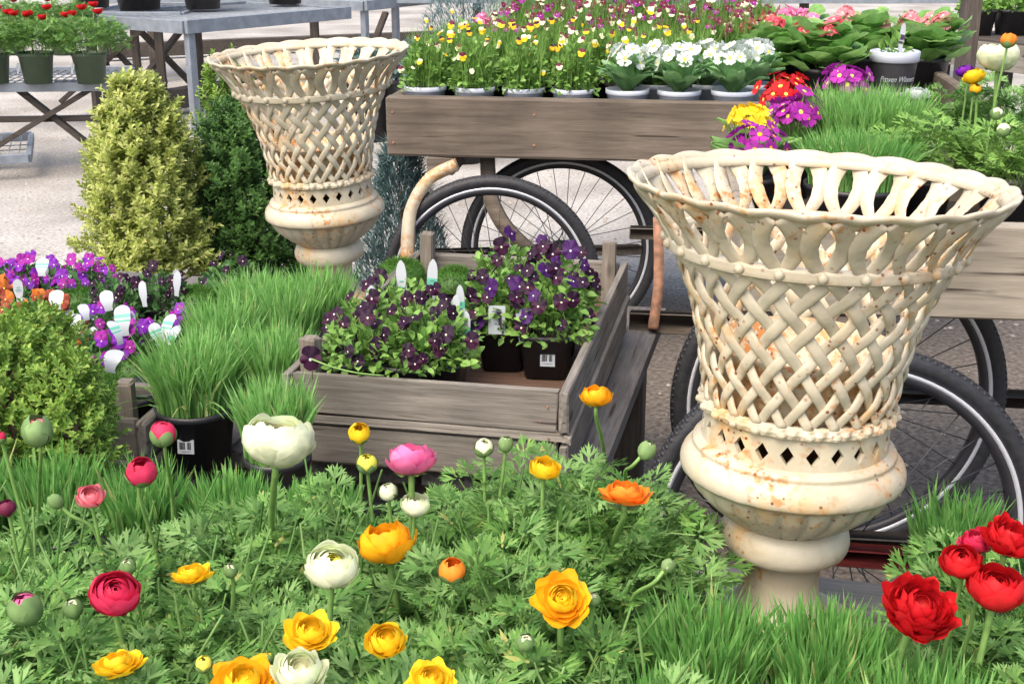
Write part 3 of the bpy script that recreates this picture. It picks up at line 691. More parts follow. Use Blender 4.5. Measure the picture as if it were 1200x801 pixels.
for i, (x, lb) in enumerate([(-.80, 'green grass tuft at the far left edge'), (-.67, 'green grass tuft behind the green ranunculus bud'), (-.54, 'green grass tuft below the small crate corner'), (-.41, 'green grass tuft before the barcoded grass pot'), (-.285, 'thin green grass tuft under the large white ranunculus')]):
    grass_pot(lb, (x, 1.70-.0*i, Z), .062, .09, (.13, .125, .11, .095, .08)[i], 560, 'grass', group='grass tufts behind the ranunculus', wd=.005, spread=.12)
q = onz(1120, 640, .58); grass_pot('grass tuft behind the group of red ranunculus', (q.x, q.y, Z), .058, .09, .125, 460, 'grass')
q = onz(1030, 195, .84); grass_pot('wide grass pot on the near cart behind the urn rim', (q.x-.02, q.y+.06, .771), .135, .09, .165, 3600, 'grass2', wd=.0048, spread=.16)
q = onz(1000, 215, .84); grass_pot('grass pot on the near cart seen through the urn rim', (q.x-.02, q.y-.10, .771), .11, .09, .12, 2400, 'grass', spread=.35)
# ------------------------------------------------------------------ ranunculus foliage (a mass)
def ran_clump(mb, mats_i, x, y, zb, zt, rad, n):
    u = rng.uniform(0, 1, n); a = rng.uniform(0, 2*PI, n); el = np.arccos(rng.uniform(.05, 1, n))
    sc_ = rng.uniform(.034, .076, n); rr = rad*np.sqrt(rng.uniform(.15, 1, n))
    hz = (zt-zb)*(rng.uniform(.25, 1.0, n))*(1-.35*(rr/rad)**2)
    c = np.column_stack([x+rr*np.cos(a), y+rr*np.sin(a), zb+hz])
    az = a+rng.normal(0, .9, n); up = rng.uniform(-.15, 1.1, n)
    yd = np.column_stack([np.cos(az), np.sin(az), up]); nrm = np.column_stack([-.5*np.cos(az)*up, -.5*np.sin(az)*up, np.ones(n)])+rng.normal(0, .45, (n, 3))
    fr_ = frames_dir(yd, nrm, sc_)
    for i in range(6):
        s = slice(i, n, 6); V, Fc = RL[i]; mb.scatter(V, Fc, fr_[s], c[s], mats_i[i % 2])
mb = MB(); cl = []
gx = np.arange(-.92, .24, .095)
for j, y in enumerate(np.arange(.90, 1.66, .085)):
    for x in gx+(.045 if j % 2 else 0):
        xx = x+rng.normal(0, .015); yy = y+rng.normal(0, .015)
        if xx > .11+max(0, (yy-1.3))*.32: continue
        if yy > 1.50 and xx < -.33: continue
        zt = .643+rng.normal(0, .027)
        if rng.uniform() < .05: continue
        if -.24 < xx < -.05 and yy > 1.46: zt = .60      # a dip that shows the dark wood behind
        ran_clump(mb, (0, 1), xx, yy, .50, zt, .088, 92)
for (x, y, zt) in ((.03, 1.62, .69), (.10, 1.60, .68), (.15, 1.56, .67), (-.02, 1.60, .66), (.12, 1.47, .65), (-.32, 1.56, .63), (-.10, 1.60, .60)):
    ran_clump(mb, (0, 1), x, y, .50, zt, .075, 100)
for i in range(420):
    x = rng.uniform(-.9, .15); y = rng.uniform(.92, 1.6); h_ = rng.uniform(.10, .17); a_ = rng.uniform(0, 6.3); L3 = rng.uniform(.01, .06)
    tube(mb, [(x, y, .52), (x+.3*L3*math.cos(a_), y+.3*L3*math.sin(a_), .52+h_*.6), (x+L3*math.cos(a_), y+L3*math.sin(a_), .52+h_)], [.0022, .002, .0014], 5, 1, cap=False)
tag(mb.build('ranunculus_foliage', [M['ran'], M['ran2']]), 'mass of parsley-like green ranunculus leaves filling the front of the bench', 'foliage', kind='stuff')
mb = MB()
for y in np.arange(.9, 1.42, .085):
    for x in np.arange(.50, .86, .09):
        if x < .50+(1.2-y)*.1 or (y > 1.28 and x < .56): continue
        ran_clump(mb, (1, 0), x+rng.normal(0, .012), y+rng.normal(0, .012), .5, .635, .08, 80)
for (x, y) in ((.40, .93), (.42, 1.02), (.47, 1.10)): ran_clump(mb, (1, 0), x, y, .5, .61, .06, 60)
tag(mb.build('ranunculus_foliage', [M['ran'], M['ran2']]), 'ranunculus leaves under the red blooms at right', 'foliage', kind='stuff')
# nursery pots below the foliage
def low_pots(label, pts):
    for i, (x, y) in enumerate(pts):
        t = thing('nursery_pot', label, 'pot', (x, y, Z), 0, 'black nursery pots under the ranunculus leaves'); pot(t, .06, .095, sq=6)
low_pots('black nursery pot hidden below the ranunculus leaves', [(x, y) for y in (1.02, 1.16, 1.30, 1.44) for x in np.arange(-.78, .1, .135)]+[(.6, 1.05), (.6, 1.2), (.74, 1.1), (.74, 1.25)])
# ------------------------------------------------------------------ ranunculus blooms
def petal_layer(mb, r, m_, psi0, psi1, ph0, ruf, sq, wfac=1.25, m=0, lift=0., cup=0., seed=0, nu=7, nv=6):
    g = np.random.default_rng(seed)
    for k in range(m_):
        f0 = ph0+2*PI*k/m_+g.normal(0, .12); V = []; rr = r*(1+g.normal(0, .035)); ps1 = psi1*(1+g.normal(0, .05)); hw = PI/m_*wfac*(1+g.normal(0, .08))
        o1, o2 = g.uniform(0, 6, 2)
        for j in range(nv+1):
            v = j/nv; psi = psi0+(ps1-psi0)*v
            wv = hw*min(1, .5+1.1*v)/max(.35, math.sin(min(psi, PI*.8)))*.9
            for i in range(nu+1):
                u = -1+2*i/nu; f = f0+u*wv
                dr = rr*(1+cup*v*v+ruf*v*(math.sin(3.1*u+o1)+.6*math.sin(6.3*u+o2))*.5-.05*abs(u)); pz = psi-(ps1-psi0)*.34*u*u*v*v+ruf*.8*v*math.sin(4*u+o2)
                V.append((dr*math.sin(pz)*math.cos(f), dr*math.sin(pz)*math.sin(f), -dr*math.cos(pz)*sq+lift))
        Fc = [(j*(nu+1)+i, j*(nu+1)+i+1, (j+1)*(nu+1)+i+1, (j+1)*(nu+1)+i) for j in range(nv) for i in range(nu)]
        mb.add(V, Fc, m)
def bloom(px, py, size, col, kind, label, z=None, zc=None, tilt=(0, -.35), stem=True, col2=None, stembase=None, calyx=True, group='ranunculus in bloom', seed=None, name='ranunculus'):
    """size: width in photo pixels. tilt: lean of the flower's axis in x and y"""
    seed = seed if seed is not None else int(px*7+py)
    P = onz(px, py, z) if zc is None else atd(px, py, zc)
    zcc = P.y*CP+(H-P.z)*SP; rad = size*zcc/F/2
    t = thing(name, label, 'flower', tuple(P), 0, group)
    ax = Vector((tilt[0], tilt[1], 1)).normalized(); q = ax.to_track_quat('Z', 'Y')
    mats = [M['p_'+col], M['p_'+(col2 or col)], M['sepal']]
    mb = MB(); sd = seed % 9973
    if kind == 'full':
        n = 9
        for i in range(n):
            f = (i+1)/n; r = rad*(.16+.84*f**.9)
            petal_layer(mb, r, 4+i//3, .25, (2.85-.75*f), i*.83, .02+.035*f, .82, 1.5, 1 if i < 3 else 0, 0, .0, sd+i)
        petal_layer(mb, rad*1.02, 6, .2, 1.6, .3, .06, .74, 1.4, 0, 0, .06, sd+50)
    elif kind == 'ruffled':
        n = 9
        for i in range(n):
            f = (i+1)/n; r = rad*(.2+.78*f)
            petal_layer(mb, r, 5+i//3, .25, (2.6-.95*f), i*.9, .11+.12*f, .76, 1.4, 0, 0, .05, sd+i)
        petal_layer(mb, rad*1.05, 6, .2, 1.35, .1, .16, .6, 1.4, 0, 0, .1, sd+70)
    elif kind == 'open':
        petal_layer(mb, rad*1.0, 6, .15, 1.45, .2, .14, .50, 1.35, 0, 0, .10, sd)
        petal_layer(mb, rad*.86, 6, .15, 1.55, .7, .12, .55, 1.35, 0, .0, .06, sd+1)
        petal_layer(mb, rad*.70, 5, .15, 1.8, .1, .10, .62, 1.3, 0, .0, .02, sd+2)
        for i in range(5): petal_layer(mb, rad*(.54-.09*i), 5, .2, 2.25, i*.8, .07, .80, 1.3, 1, .0, 0, sd+3+i)
    elif kind == 'cup':
        petal_layer(mb, rad*1.0, 6, .15, 1.75, .2, .10, .78, 1.3, 0, 0, .08, sd)
        petal_layer(mb, rad*.9, 6, .15, 1.95, .7, .09, .82, 1.3, 0, 0, .03, sd+1)
        for i in range(6): petal_layer(mb, rad*(.8-.11*i), 5, .2, 2.3, i*.8, .06, .88, 1.3, 1 if i > 2 else 0, .0, 0, sd+3+i)
    elif kind == 'bud':     # sepals closed over the colour
        for i in range(3): petal_layer(mb, rad*(.92-.12*i), 5, .1, 2.8, i, .03, 1.0, 1.3, 0, 0, 0, sd+i)
        petal_layer(mb, rad*1.0, 5, .05, 2.0, .3, .05, 1.0, 1.15, 2, 0, 0, sd+9)
    elif kind == 'tight':   # mostly green round bud
        for i in range(2): petal_layer(mb, rad*(.90-.1*i), 5, .1, 2.9, i, .02, .95, 1.3, 0, 0, 0, sd+i)
        petal_layer(mb, rad*1.0, 4, .05, 2.7, .3, .10, 1.12, 1.1, 2, 0, 0, sd+9)
    elif kind == 'halfbud':
        for i in range(6): petal_layer(mb, rad*(.98-.13*i), 5, .1, 2.55, i, .06, .95, 1.3, 0, 0, 0, sd+i)
        petal_layer(mb, rad*1.03, 5, .05, 1.5, .3, .03, .95, 1.12, 2, 0, 0, sd+9)
    o = mb.build('bloom', mats, t); o.rotation_mode = 'QUATERNION'; o.rotation_quaternion = q
    if kind in ('full', 'open', 'cup', 'ruffled') and calyx:
        mb = MB(); petal_layer(mb, rad*.62, 5, .05, 1.0, .2, .05, 1.0, .7, 0, -rad*.12, .35, sd+31)
        o = mb.build('calyx', M['stem'], t); o.rotation_mode = 'QUATERNION'; o.rotation_quaternion = q
    if stem:
        s0 = Vector((0, 0, 0))-ax*rad*(.75 if kind in ('full', 'bud', 'tight', 'halfbud') else .48)
        if stembase is None: end = Vector((random.uniform(-.02, .02), random.uniform(-.01, .03), (.52 if zc is None else .865)-P.z))
        else: e = Vector(stembase); end = e-P
        if end.z > s0.z-.02: end.z = s0.z-.05
        mid = s0*.5+end*.5+Vector((ax.x, ax.y, 0))*-.02; pts = curve([s0, s0-ax*.02, mid, end], 12)
        mb = MB(); rs = [.0034-.0004*i/len(pts) if i else .003 for i in range(len(pts))]
        rs = [min(max(.0023, rad*.12), .0042)+.0003*i/len(pts) for i in range(len(pts))]
        tube(mb, pts, rs, 8); mb.build('stem', M['stem'], t)
    return t
B = bloom
# left to right, top to bottom
B(326, 512, 84, 'white', 'full', 'largest white ranunculus bloom, tall in front of the crate corner', z=.80, tilt=(.12, .10), stembase=onz(318, 660, .56), col2='cream')
B(389, 661, 62, 'white', 'full', 'white ranunculus in the middle of the foliage', z=.72, tilt=(.1, -.25), col2='lemon')
B(352, 783, 62, 'white', 'cup', 'pale yellow-white ranunculus at the lower edge', z=.70, tilt=(.05, -.25), col2='cream')
B(487, 590, 34, 'white', 'full', 'small white ranunculus right behind the pink bloom stem', z=.70, tilt=(.1, -.2))
B(455, 576, 24, 'white', 'bud', 'small white bud left of the pink bloom stem', z=.70)
B(567, 524, 24, 'white', 'bud', 'white bud before the crate front board', z=.72)
B(593, 520, 18, 'white', 'tight', 'green bud beside the white bud before the crate', z=.72, tilt=(.1, 0))
B(430, 543, 26, 'lemon', 'bud', 'greenish yellow bud left of the pink ranunculus', z=.71)
B(421, 507, 27, 'yellow', 'halfbud', 'small yellow ranunculus bud before the crate front', z=.74)
B(482, 534, 58, 'pink', 'cup', 'bright pink ranunculus seen from below on a tall stem', z=.76, tilt=(0, .25), stembase=onz(484, 690, .55))
B(639, 547, 36, 'yellow', 'cup', 'small yellow ranunculus below the crate corner', z=.72, tilt=(.1, -.2))
B(699, 462, 38, 'gold', 'cup', 'orange-yellow ranunculus on the tallest stem before the crate side', z=.80, tilt=(0, .1), stembase=onz(712, 560, .60))
B(733, 574, 62, 'orange', 'open', 'orange open ranunculus beside the cart wheel', z=.74, tilt=(.05, .12), stembase=onz(715, 660, .56))
B(452, 632, 68, 'gold', 'cup', 'golden ranunculus bloom partly behind the pink flower stem', z=.69, tilt=(-.15, .1))
B(530, 668, 34, 'orange', 'halfbud', 'small orange bud in the middle of the foliage', z=.69, tilt=(0, -.1))
B(659, 700, 66, 'gold', 'open', 'wide open golden orange ranunculus left of the urn pedestal', z=.71, tilt=(.02, -.75), col2='yellow')
B(452, 748, 48, 'yellow', 'cup', 'round yellow ranunculus below the orange bud', z=.70, tilt=(0, -.35))
B(363, 737, 62, 'yellow', 'open', 'open yellow ranunculus right above the pale one at the lower edge', z=.70, tilt=(.1, -.3))
B(505, 794, 58, 'yellow', 'open', 'yellow ranunculus cut by the lower edge in the middle', z=.69, tilt=(0, -.3))
B(285, 795, 78, 'gold', 'open', 'golden ranunculus cut by the lower edge at left', z=.68, tilt=(0, -.25), col2='yellow')
B(137, 774, 58, 'yellow', 'open', 'yellow open ranunculus at lower left with pointed petals', z=.68, tilt=(-.1, .1))
B(224, 669, 48, 'yellow', 'open', 'yellow ranunculus right of the crimson bloom', z=.71, tilt=(-.1, .1), stembase=onz(245, 740, .56))
B(239, 777, 22, 'lemon', 'bud', 'small lemon bud near the lower left edge', z=.68)
B(135, 694, 58, 'crimson', 'full', 'large crimson ranunculus ball at left', z=.71, tilt=(.2, -.4))
B(166, 552, 38, 'crimson', 'halfbud', 'crimson half open bud on a long leaning stem', z=.77, tilt=(.2, -.1), stembase=onz(196, 690, .58))
B(191, 508, 33, 'crimson', 'bud', 'crimson and green bud before the black grass pot', z=.79, tilt=(0, -.1), stembase=onz(207, 620, .60))
B(106, 580, 32, 'rose', 'cup', 'pale pink ranunculus at left among the leaves', z=.72, tilt=(.1, -.4))
B(8, 595, 22, 'maroon', 'halfbud', 'dark maroon bud at the left edge', z=.71, tilt=(-.1, 0))
B(0, 512, 16, 'crimson', 'bud', 'tiny pink bud at the left edge by the boxwood', z=.78)
B(44, 505, 36, 'rose', 'tight', 'large green bud with a pink tip on a thick stem', z=.80, tilt=(0, 0), stembase=onz(46, 620, .60))
B(29, 713, 40, 'pink', 'tight', 'green bud with a pink slit at lower left', z=.70, tilt=(-.2, -.2))
B(65, 587, 18, 'white', 'tight', 'drooping pale bud on a slanted stem at left', z=.71, tilt=(-.9, 0), stembase=onz(118, 640, .64))
B(270, 668, 18, 'white', 'tight', 'small green bud right of the yellow bloom', z=.69)
B(150, 663, 20, 'white', 'tight', 'green bud just behind the crimson ball', z=.69)
B(86, 712, 24, 'white', 'tight', 'green bud left of the crimson ball', z=.68)
B(616, 752, 22, 'white', 'tight', 'green bud below the open golden bloom', z=.68)
B(695, 702, 18, 'white', 'tight', 'green bud touching the right of the golden bloom', z=.69)
B(783, 662, 17, 'white', 'tight', 'pale bud on a bowed stem near the urn pedestal', z=.70, tilt=(.8, .2), stembase=onz(735, 720, .60))
B(758, 527, 22, 'white', 'tight', 'green bud left of the near wheel', z=.74, tilt=(.8, 0), stembase=onz(735, 570, .64))
B(315, 770, 15, 'lemon', 'tight', 'tiny green bud above the golden bloom at the lower edge', z=.67)
B(1080, 708, 82, 'red', 'ruffled', 'largest ruffled red ranunculus, lowest of the red group', z=.71, tilt=(.1, -.5))
B(1168, 686, 66, 'red', 'full', 'round red ranunculus low at the right edge', z=.725, tilt=(.0, -.15))
B(1126, 656, 46, 'red', 'full', 'smaller red ranunculus between the other red blooms', z=.74, tilt=(-.2, -.3))
B(1186, 626, 62, 'red', 'ruffled', 'bright red ranunculus cut by the right edge', z=.77, tilt=(.1, -.2))
B(1146, 630, 44, 'crimson', 'ruffled', 'dark red half hidden ranunculus at the back of the red group', z=.75, tilt=(-.3, .1), col2='red')
# ------------------------------------------------------------------ violas
def viola_mesh(name, up, low, eye, rad=.016):
    mb = MB()
    def pet(ang, l, wd, z, m):
        V = [(0, 0, z)]; n = 7
        for i in range(n+1):
            a = -1.25+2.5*i/n; x = math.sin(a)*wd; y = l*.42+math.cos(a)*l*.58
            q = Matrix.Rotation(ang, 3, 'Z') @ Vector((x, y, 0)); V.append((q.x, q.y, z+.12*rad*math.cos(3*a)-.15*rad))
        mb.add(V, [(0, i+1, i+2) for i in range(n)][::-1], m)
    pet(.42, rad*1.15, rad*.62, 0, 0); pet(-.42, rad*1.15, rad*.62, .0008, 0)
    pet(1.75, rad*.95, rad*.5, .0016, 1); pet(-1.75, rad*.95, rad*.5, .0018, 1); pet(PI, rad*1.05, rad*.72, .0024, 1)
    V = [(0, 0, .0038)]+[(rad*.13*math.cos(a), rad*.13*math.sin(a)-rad*.08, .0026) for a in np.linspace(0, 2*PI, 7)[:-1]]
    mb.add(V, [(0, i+1, (i+1) % 6+1) for i in range(6)], 2)
    tube(mb, [(0, -.0, -.001), (0, -.004, -.006), (0, -.018, -.012), (0, -.035, -.012)], .0009, 5, 3)
    return mb.mesh(name, [M['p_'+up], M['p_'+low], M['p_'+eye], M['stem']])
VM = dict(dark=[viola_mesh('viola_blossom', 'dark', 'plum', 'cream'), viola_mesh('viola_blossom', 'dark', 'dark', 'cream')],
          violet=[viola_mesh('viola_blossom', 'dark', 'plum', 'snow', .018), viola_mesh('viola_blossom', 'dark', 'dark', 'snow', .017), viola_mesh('viola_blossom', 'violet', 'violet', 'snow', .019), viola_mesh('viola_blossom', 'dark', 'plum', 'cream')],
          purple=[viola_mesh('viola_blossom', 'purple', 'purple', 'snow', .019), viola_mesh('viola_blossom', 'magenta', 'purple', 'snow', .018), viola_mesh('viola_blossom', 'magenta', 'magenta', 'cream', .018)],
          orange=[viola_mesh('pansy_blossom', 'rusty', 'burnt', 'lemon', .020), viola_mesh('pansy_blossom', 'burnt', 'burnt', 'lemon', .019), viola_mesh('pansy_blossom', 'orange', 'rusty', 'lemon', .019)],
          yellow=[viola_mesh('viola_blossom', 'maroon', 'yellow', 'gold', .017), viola_mesh('viola_blossom', 'cream', 'yellow', 'gold', .016), viola_mesh('viola_blossom', 'maroon', 'cream', 'gold', .016), viola_mesh('viola_blossom', 'plum', 'gold', 'gold', .015), viola_mesh('viola_blossom', 'cream', 'cream', 'lemon', .013)],
          maroon=[viola_mesh('viola_blossom', 'maroon', 'cream', 'lemon', .017), viola_mesh('viola_blossom', 'maroon', 'magenta', 'cream', .018), viola_mesh('viola_blossom', 'maroon', 'maroon', 'cream', .018)])
def leafball(mb, V, Fc, n, c, rad, hz, s0, s1, m=0, up=.3, inner=.35):
    d = sph(n, .0); d[:, 2] = np.abs(d[:, 2]); q = rng.uniform(inner, 1, n)**.6
    P = np.array(c)+d*q[:, None]*np.array([rad, rad, hz])
    az = rng.normal(0, .5, (n, 3)); yd = d*np.array([1, 1, .7])+np.array([0, 0, up])+az
    nrm = d*.6+np.array([0, 0, .8])+rng.normal(0, .4, (n, 3))
    mb.scatter(V, Fc, frames_dir(yd, nrm, rng.uniform(s0, s1, n)), P, m); return mb
OV = lf_oval(1, .6); OV2 = lf_oval(1, .42, .1, .2)
def blossoms(t, meshes, n, c, rad, hz, name='blossom', lo=.15, face=(0, -.9, .45), jit=.45, sc_=(.85, 1.15)):
    for i in range(n):
        a = random.uniform(0, 2*PI); e = math.acos(random.uniform(lo, 1)); d = Vector((math.sin(e)*math.cos(a), math.sin(e)*math.sin(a), math.cos(e)))
        if d.y > .3 and random.random() < .6: d.y = -d.y
        k = random.uniform(.92, 1.12)
        P = Vector(c)+Vector((d.x*rad, d.y*rad, d.z*hz))*k
        nv = (Vector(face)+Vector((d.x, d.y, d.z*.5))*.6+Vector((random.gauss(0, jit), random.gauss(0, jit), random.gauss(0, jit*.6)))).normalized()
        o = obj(name, random.choice(meshes), t, P); o.rotation_mode = 'QUATERNION'
        # face along +z of the mesh, top petals upright
        z = nv; x = Vector((0, 0, 1)).cross(z); x = x.normalized() if x.length > .1 else Vector((1, 0, 0)); y = z.cross(x)
        Mx = Matrix((x, y, z)).transposed() @ Matrix.Rotation(random.gauss(0, .25), 3, 'Z'); o.rotation_quaternion = Mx.to_quaternion()
        s = random.uniform(*sc_); o.scale = (s, s, s)
def viola_pot(label, loc, kind, n=14, pr=.052, ph=.085, fh=.085, fr_=.068, sq=6, potm='black', lm='viol', group='potted violas', leaves=260, tall=0, tags=(), bar=None, rz=0, bname='blossom', nm='potted_viola', lo=.15, cat='potted viola', up=.3, ls=(.014, .026), bs=1.0):
    t = thing(nm, label, cat, loc, rz, group)
    pot(t, pr, ph, sq, potm)
    mb = MB(); leafball(mb, *OV, leaves, (0, 0, ph*.9), fr_, fh, *ls)
    k = 26; a = rng.uniform(0, 2*PI, k); 
    for i in range(k):
        r1 = rng.uniform(.2, .85)*fr_; e = Vector((r1*math.cos(a[i]), r1*math.sin(a[i]), ph+fh*rng.uniform(.5, 1.0)+tall)); tube(mb, [Vector((e.x*.3, e.y*.3, ph*.9)), Vector((e.x*.6, e.y*.6, (ph+e.z)/2)), e], .0011, 4, 0, cap=False)
    if tall: 
        q = 160; bb = np.column_stack([rng.uniform(-fr_*.7, fr_*.7, q), rng.uniform(-fr_*.7, fr_*.7, q), np.full(q, ph)]); blades(mb, bb, rng.uniform(.7, 1.1, q)*(fh+tall), np.full(q, .003), np.full(q, .25)*rng.uniform(.3, 1.2, q), 3)
    mb.build('foliage', M[lm], t)
    blossoms(t, VM[kind], n, (0, 0, ph), fr_*.98, fh+tall+.01, bname, lo, sc_=(.62*bs, 1.1*bs))
    for (x, y, face, h, bend, st) in tags: planttag(t, (x, y, ph*.85), face, h, .021, bend, st)
    if bar is not None: barcode(t, (0.004, -pr*.86, ph*.5), .028, .030, bar, R(-7))
    return t
def incrate(px, py, z=.57):
    q = onz(px, py, z); return q
Zf = .560
# right pair in the crate
viola_pot('dark violas in a square black pot with upright picture tag', (CR @ Vector((.306, .325, Zf-.64))).to_tuple(), 'violet', 16, fh=.105, fr_=.080, tall=.0, rz=cang*.4, group='violas in the long crate', leaves=560)
th_ = bpy.context.scene.objects
vp = viola_pot('dark violas in the black pot with barcode sticker by the crate side', (CR @ Vector((.398, .300, Zf-.64))).to_tuple(), 'violet', 24, pr=.056, ph=.088, fh=.105, fr_=.085, tall=.0, rz=cang*.5, bar=0, group='violas in the long crate', leaves=560)
viola_pot('dark violas at the back right of the crate', (CR @ Vector((.39, .43, Zf-.64))).to_tuple(), 'violet', 15, fh=.125, fr_=.088, tall=.0, group='violas in the long crate', leaves=420)
viola_pot('dark violas behind the picture-tag pot in the crate', (CR @ Vector((.285, .45, Zf-.64))).to_tuple(), 'violet', 15, fh=.13, fr_=.08, tall=.0, group='violas in the long crate', leaves=420)
# picture tag: white card with a printed flower
def card(parent, c, wd, ht, lean):
    mb = MB(); Rx = Matrix.Rotation(lean, 4, 'X')
    box(mb, c, (wd, .0012, ht), 0, Rx, bev=.0002)
    for (x, z, w_, h_, m) in ((.004, .012, .010, .008, 1), (.006, .000, .006, .020, 1), (.0075, -.012, .004, .012, 1), (-.004, .017, .010, .0012, 2)):
        P = Rx @ Vector((x, -.0011, z)); box(mb, (c[0]+P.x, c[1]+P.y, c[2]+P.z), (w_, .0008, h_), m, Rx, bev=.0001)
    mb.build('picture_tag', [M['tagw'], M['tagp'], M['ink']], parent, False)
card([o for o in sc.objects if o.get('label', '').startswith('dark violas in a square black pot')][0], (-.006, -.066, .112), .032, .055, R(-6))
planttag(vp, (-.045, -.05, .075), .3, .07, .016, 0, False)
# left group in the crate
def loc_cr(u, v): q = CR @ Vector((u, v, 0)); return (q.x, q.y, Zf)
for (u, v, n, lb, tg) in [(.105, .084, 11, 'front left dark viola plant in the crate behind its corner post', []), (.190, .084, 13, 'front dark viola plant in the middle of the crate front', []), (.232, .112, 9, 'dark viola plant with trailing stems before the empty crate floor', [(.045, .02, -.5, .09, 0, True)]),
                         (.080, .195, 14, 'dark viola plant at left in the crate before the far urn', [(-.01, .03, .1, .10, 0, True)]), (.185, .20, 14, 'dark viola plant in the centre left of the crate', [(.05, .0, -.5, .10, 0, True), (.055, .06, -.5, .10, 0, True)]), (.10, .31, 8, 'rear dark viola plant near the moss mounds', [(0, .03, .0, .12, 0, False), (.05, .05, .0, .12, 0, True)])]:
    viola_pot(lb, loc_cr(u, v), 'dark', n, fh=.08, fr_=.080, bs=.95, group='violas in the long crate', leaves=330, tags=tg, rz=cang, tall=.0)
# trailing stems
def trail(parent_label, pts, end):
    pr_ = [o for o in sc.objects if o.get('label', '').startswith(parent_label)][0]
    inv = (Matrix.Translation(pr_.location) @ Matrix.Rotation(pr_.rotation_euler.z, 4, 'Z')).inverted()
    mb = MB(); P = [inv @ Vector(p) for p in curve(pts, 12)]; tube(mb, P, .0016, 6); mb.build('trailing_stem', M['stem'], pr_)
    o = obj('blossom', VM[end][0], pr_, P[-1]); o.rotation_euler = (R(80), 0, R(10)); o.scale = (1.1, 1.1, 1.1)
trail('front left dark viola', [onz(450, 440, .66), onz(420, 437, .67), onz(390, 430, .68), onz(364, 420, .69)], 'violet')
trail('dark viola plant with trailing', [onz(500, 425, .65), onz(520, 405, .67), onz(536, 392, .68), onz(546, 390, .68)], 'violet')
def mound(label, loc, r=.06, hz=.05, ph=.07, n=2600, mat='moss', group='low moss-like mound plants', pr=None):
    t = thing('mound_plant', label, 'potted plant', loc, 0, group)
    pot(t, pr or r*.85, ph)
    d = sph(n); d[:, 2] = np.abs(d[:, 2]); P = d*np.array([r, r, hz])*rng.uniform(.8, 1.03, n)[:, None]+np.array([0, 0, ph*.92])
    mb = MB(); blades(mb, P-d*.006, rng.uniform(.006, .014, n), np.full(n, .0022), np.clip(d+rng.normal(0, .25, (n, 3)), -1, 1)*np.array([1, 1, .3]), 2)
    lathe(mb, [(r*.93, 0), (r*.88, hz*.4), (r*.6, hz*.72), (0, hz*.9)], 20, 0, (0, 0, ph*.92))
    mb.build('foliage', M[mat], t); return t
for (px, py, r, lb) in [(470, 312, .062, 'mossy green mound below the rusty fork at the back of the crate'), (533, 322, .055, 'mossy green mound at the back of the crate before the wheel')]:
    q = onz(px, py+8, .62); mound(lb, (q.x, q.y, Zf), r, .05, .05)
for (px, py, r, lb) in [(228, 352, .065, 'mossy green mound between the purple violas and back shrub'), (262, 368, .05, 'small mossy mound left of the bright grass'), (90, 375, .07, 'mossy mound between orange and purple pansies'), (125, 392, .05, 'mossy mound under the purple violas'), (120, 460, .075, 'mossy mound behind the small crate corner'), (95, 350, .07, 'mossy mound beneath the white tags at left'), (160, 430, .065, 'mossy mound below the green-striped tags'), (300, 345, .06, 'dark mossy mound at the foot of the dark shrub')]:
    q = onz(px, py, .54); mound(lb, (q.x, q.y, Z), r, .055, .075)
# violas on the left
for (px, py, kind, n, lb, tg) in [(45, 318, 'purple', 24, 'purple violas at the far left in front of the gravel', [(.02, -.02, .2, .08, 0, False)]), (100, 322, 'purple', 24, 'purple violas before the golden shrub at left', [(-.03, -.03, .0, .085, 1.2, True)]), (5, 328, 'purple', 16, 'purple violas cut by the left edge', []),
                              (135, 345, 'dark', 14, 'black violas under the golden shrub', []), (185, 335, 'dark', 15, 'black violas at the right foot of the golden shrub', [(.04, -.03, .3, .10, 0, False)]), (270, 320, 'dark', 8, 'black violas between the two back shrubs', []),
                              (130, 380, 'purple', 16, 'magenta violas with white tags in the left middle', [(-.03, -.02, .3, .08, .9, False), (.04, -.03, .3, .09, 0, False)]), (165, 398, 'purple', 18, 'magenta violas around the two green-striped tags', [(-.02, -.05, .2, .12, 1.5, True), (.05, -.05, -.2, .12, 1.5, True)]), (208, 385, 'purple', 14, 'magenta violas left of the bright grass', []),
                              (105, 408, 'purple', 9, 'few purple violas beside the orange pansies', []), (10, 352, 'orange', 14, 'orange and rust pansies at the left edge', [(.04, -.03, .2, .07, .8, False)]), (50, 372, 'orange', 16, 'orange and rust pansies behind the front boxwood', [(.05, -.02, .3, .08, .9, False)]), (75, 395, 'orange', 10, 'rust coloured pansies above the boxwood', [(.05, .0, .2, .075, .7, False), (.03, -.05, .0, .07, .8, False)])]:
    q = onz(px, py, .58); viola_pot(lb, (q.x, q.y, Z), kind, n, ph=.085, fh=.075, fr_=.075, lm='viol_d', group='violas and pansies on the left of the bench', leaves=230, tags=tg, nm='potted_viola' if kind != 'orange' else 'potted_pansy', lo=.3, bs=.8, cat='potted viola' if kind != 'orange' else 'potted pansy')
def tag_at(px, py, face=0., bend=0., h=.09, wd=.030, stripe=False, z=.655):
    q = onz(px, py, z); L_ = [o for o in sc.objects if o.name.startswith(('potted_viola', 'potted_pansy', 'mound_plant')) and o.parent is None]
    wd *= .68; h *= .55; face += random.gauss(0, .25)
    par = min(L_, key=lambda o: (o.location.x-q.x)**2+(o.location.y-q.y)**2); hh = h if not bend else h*.8
    mb_ = planttag(par, (q.x-par.location.x, q.y-par.location.y, q.z-hh-par.location.z), face, h, wd, bend, stripe); return mb_
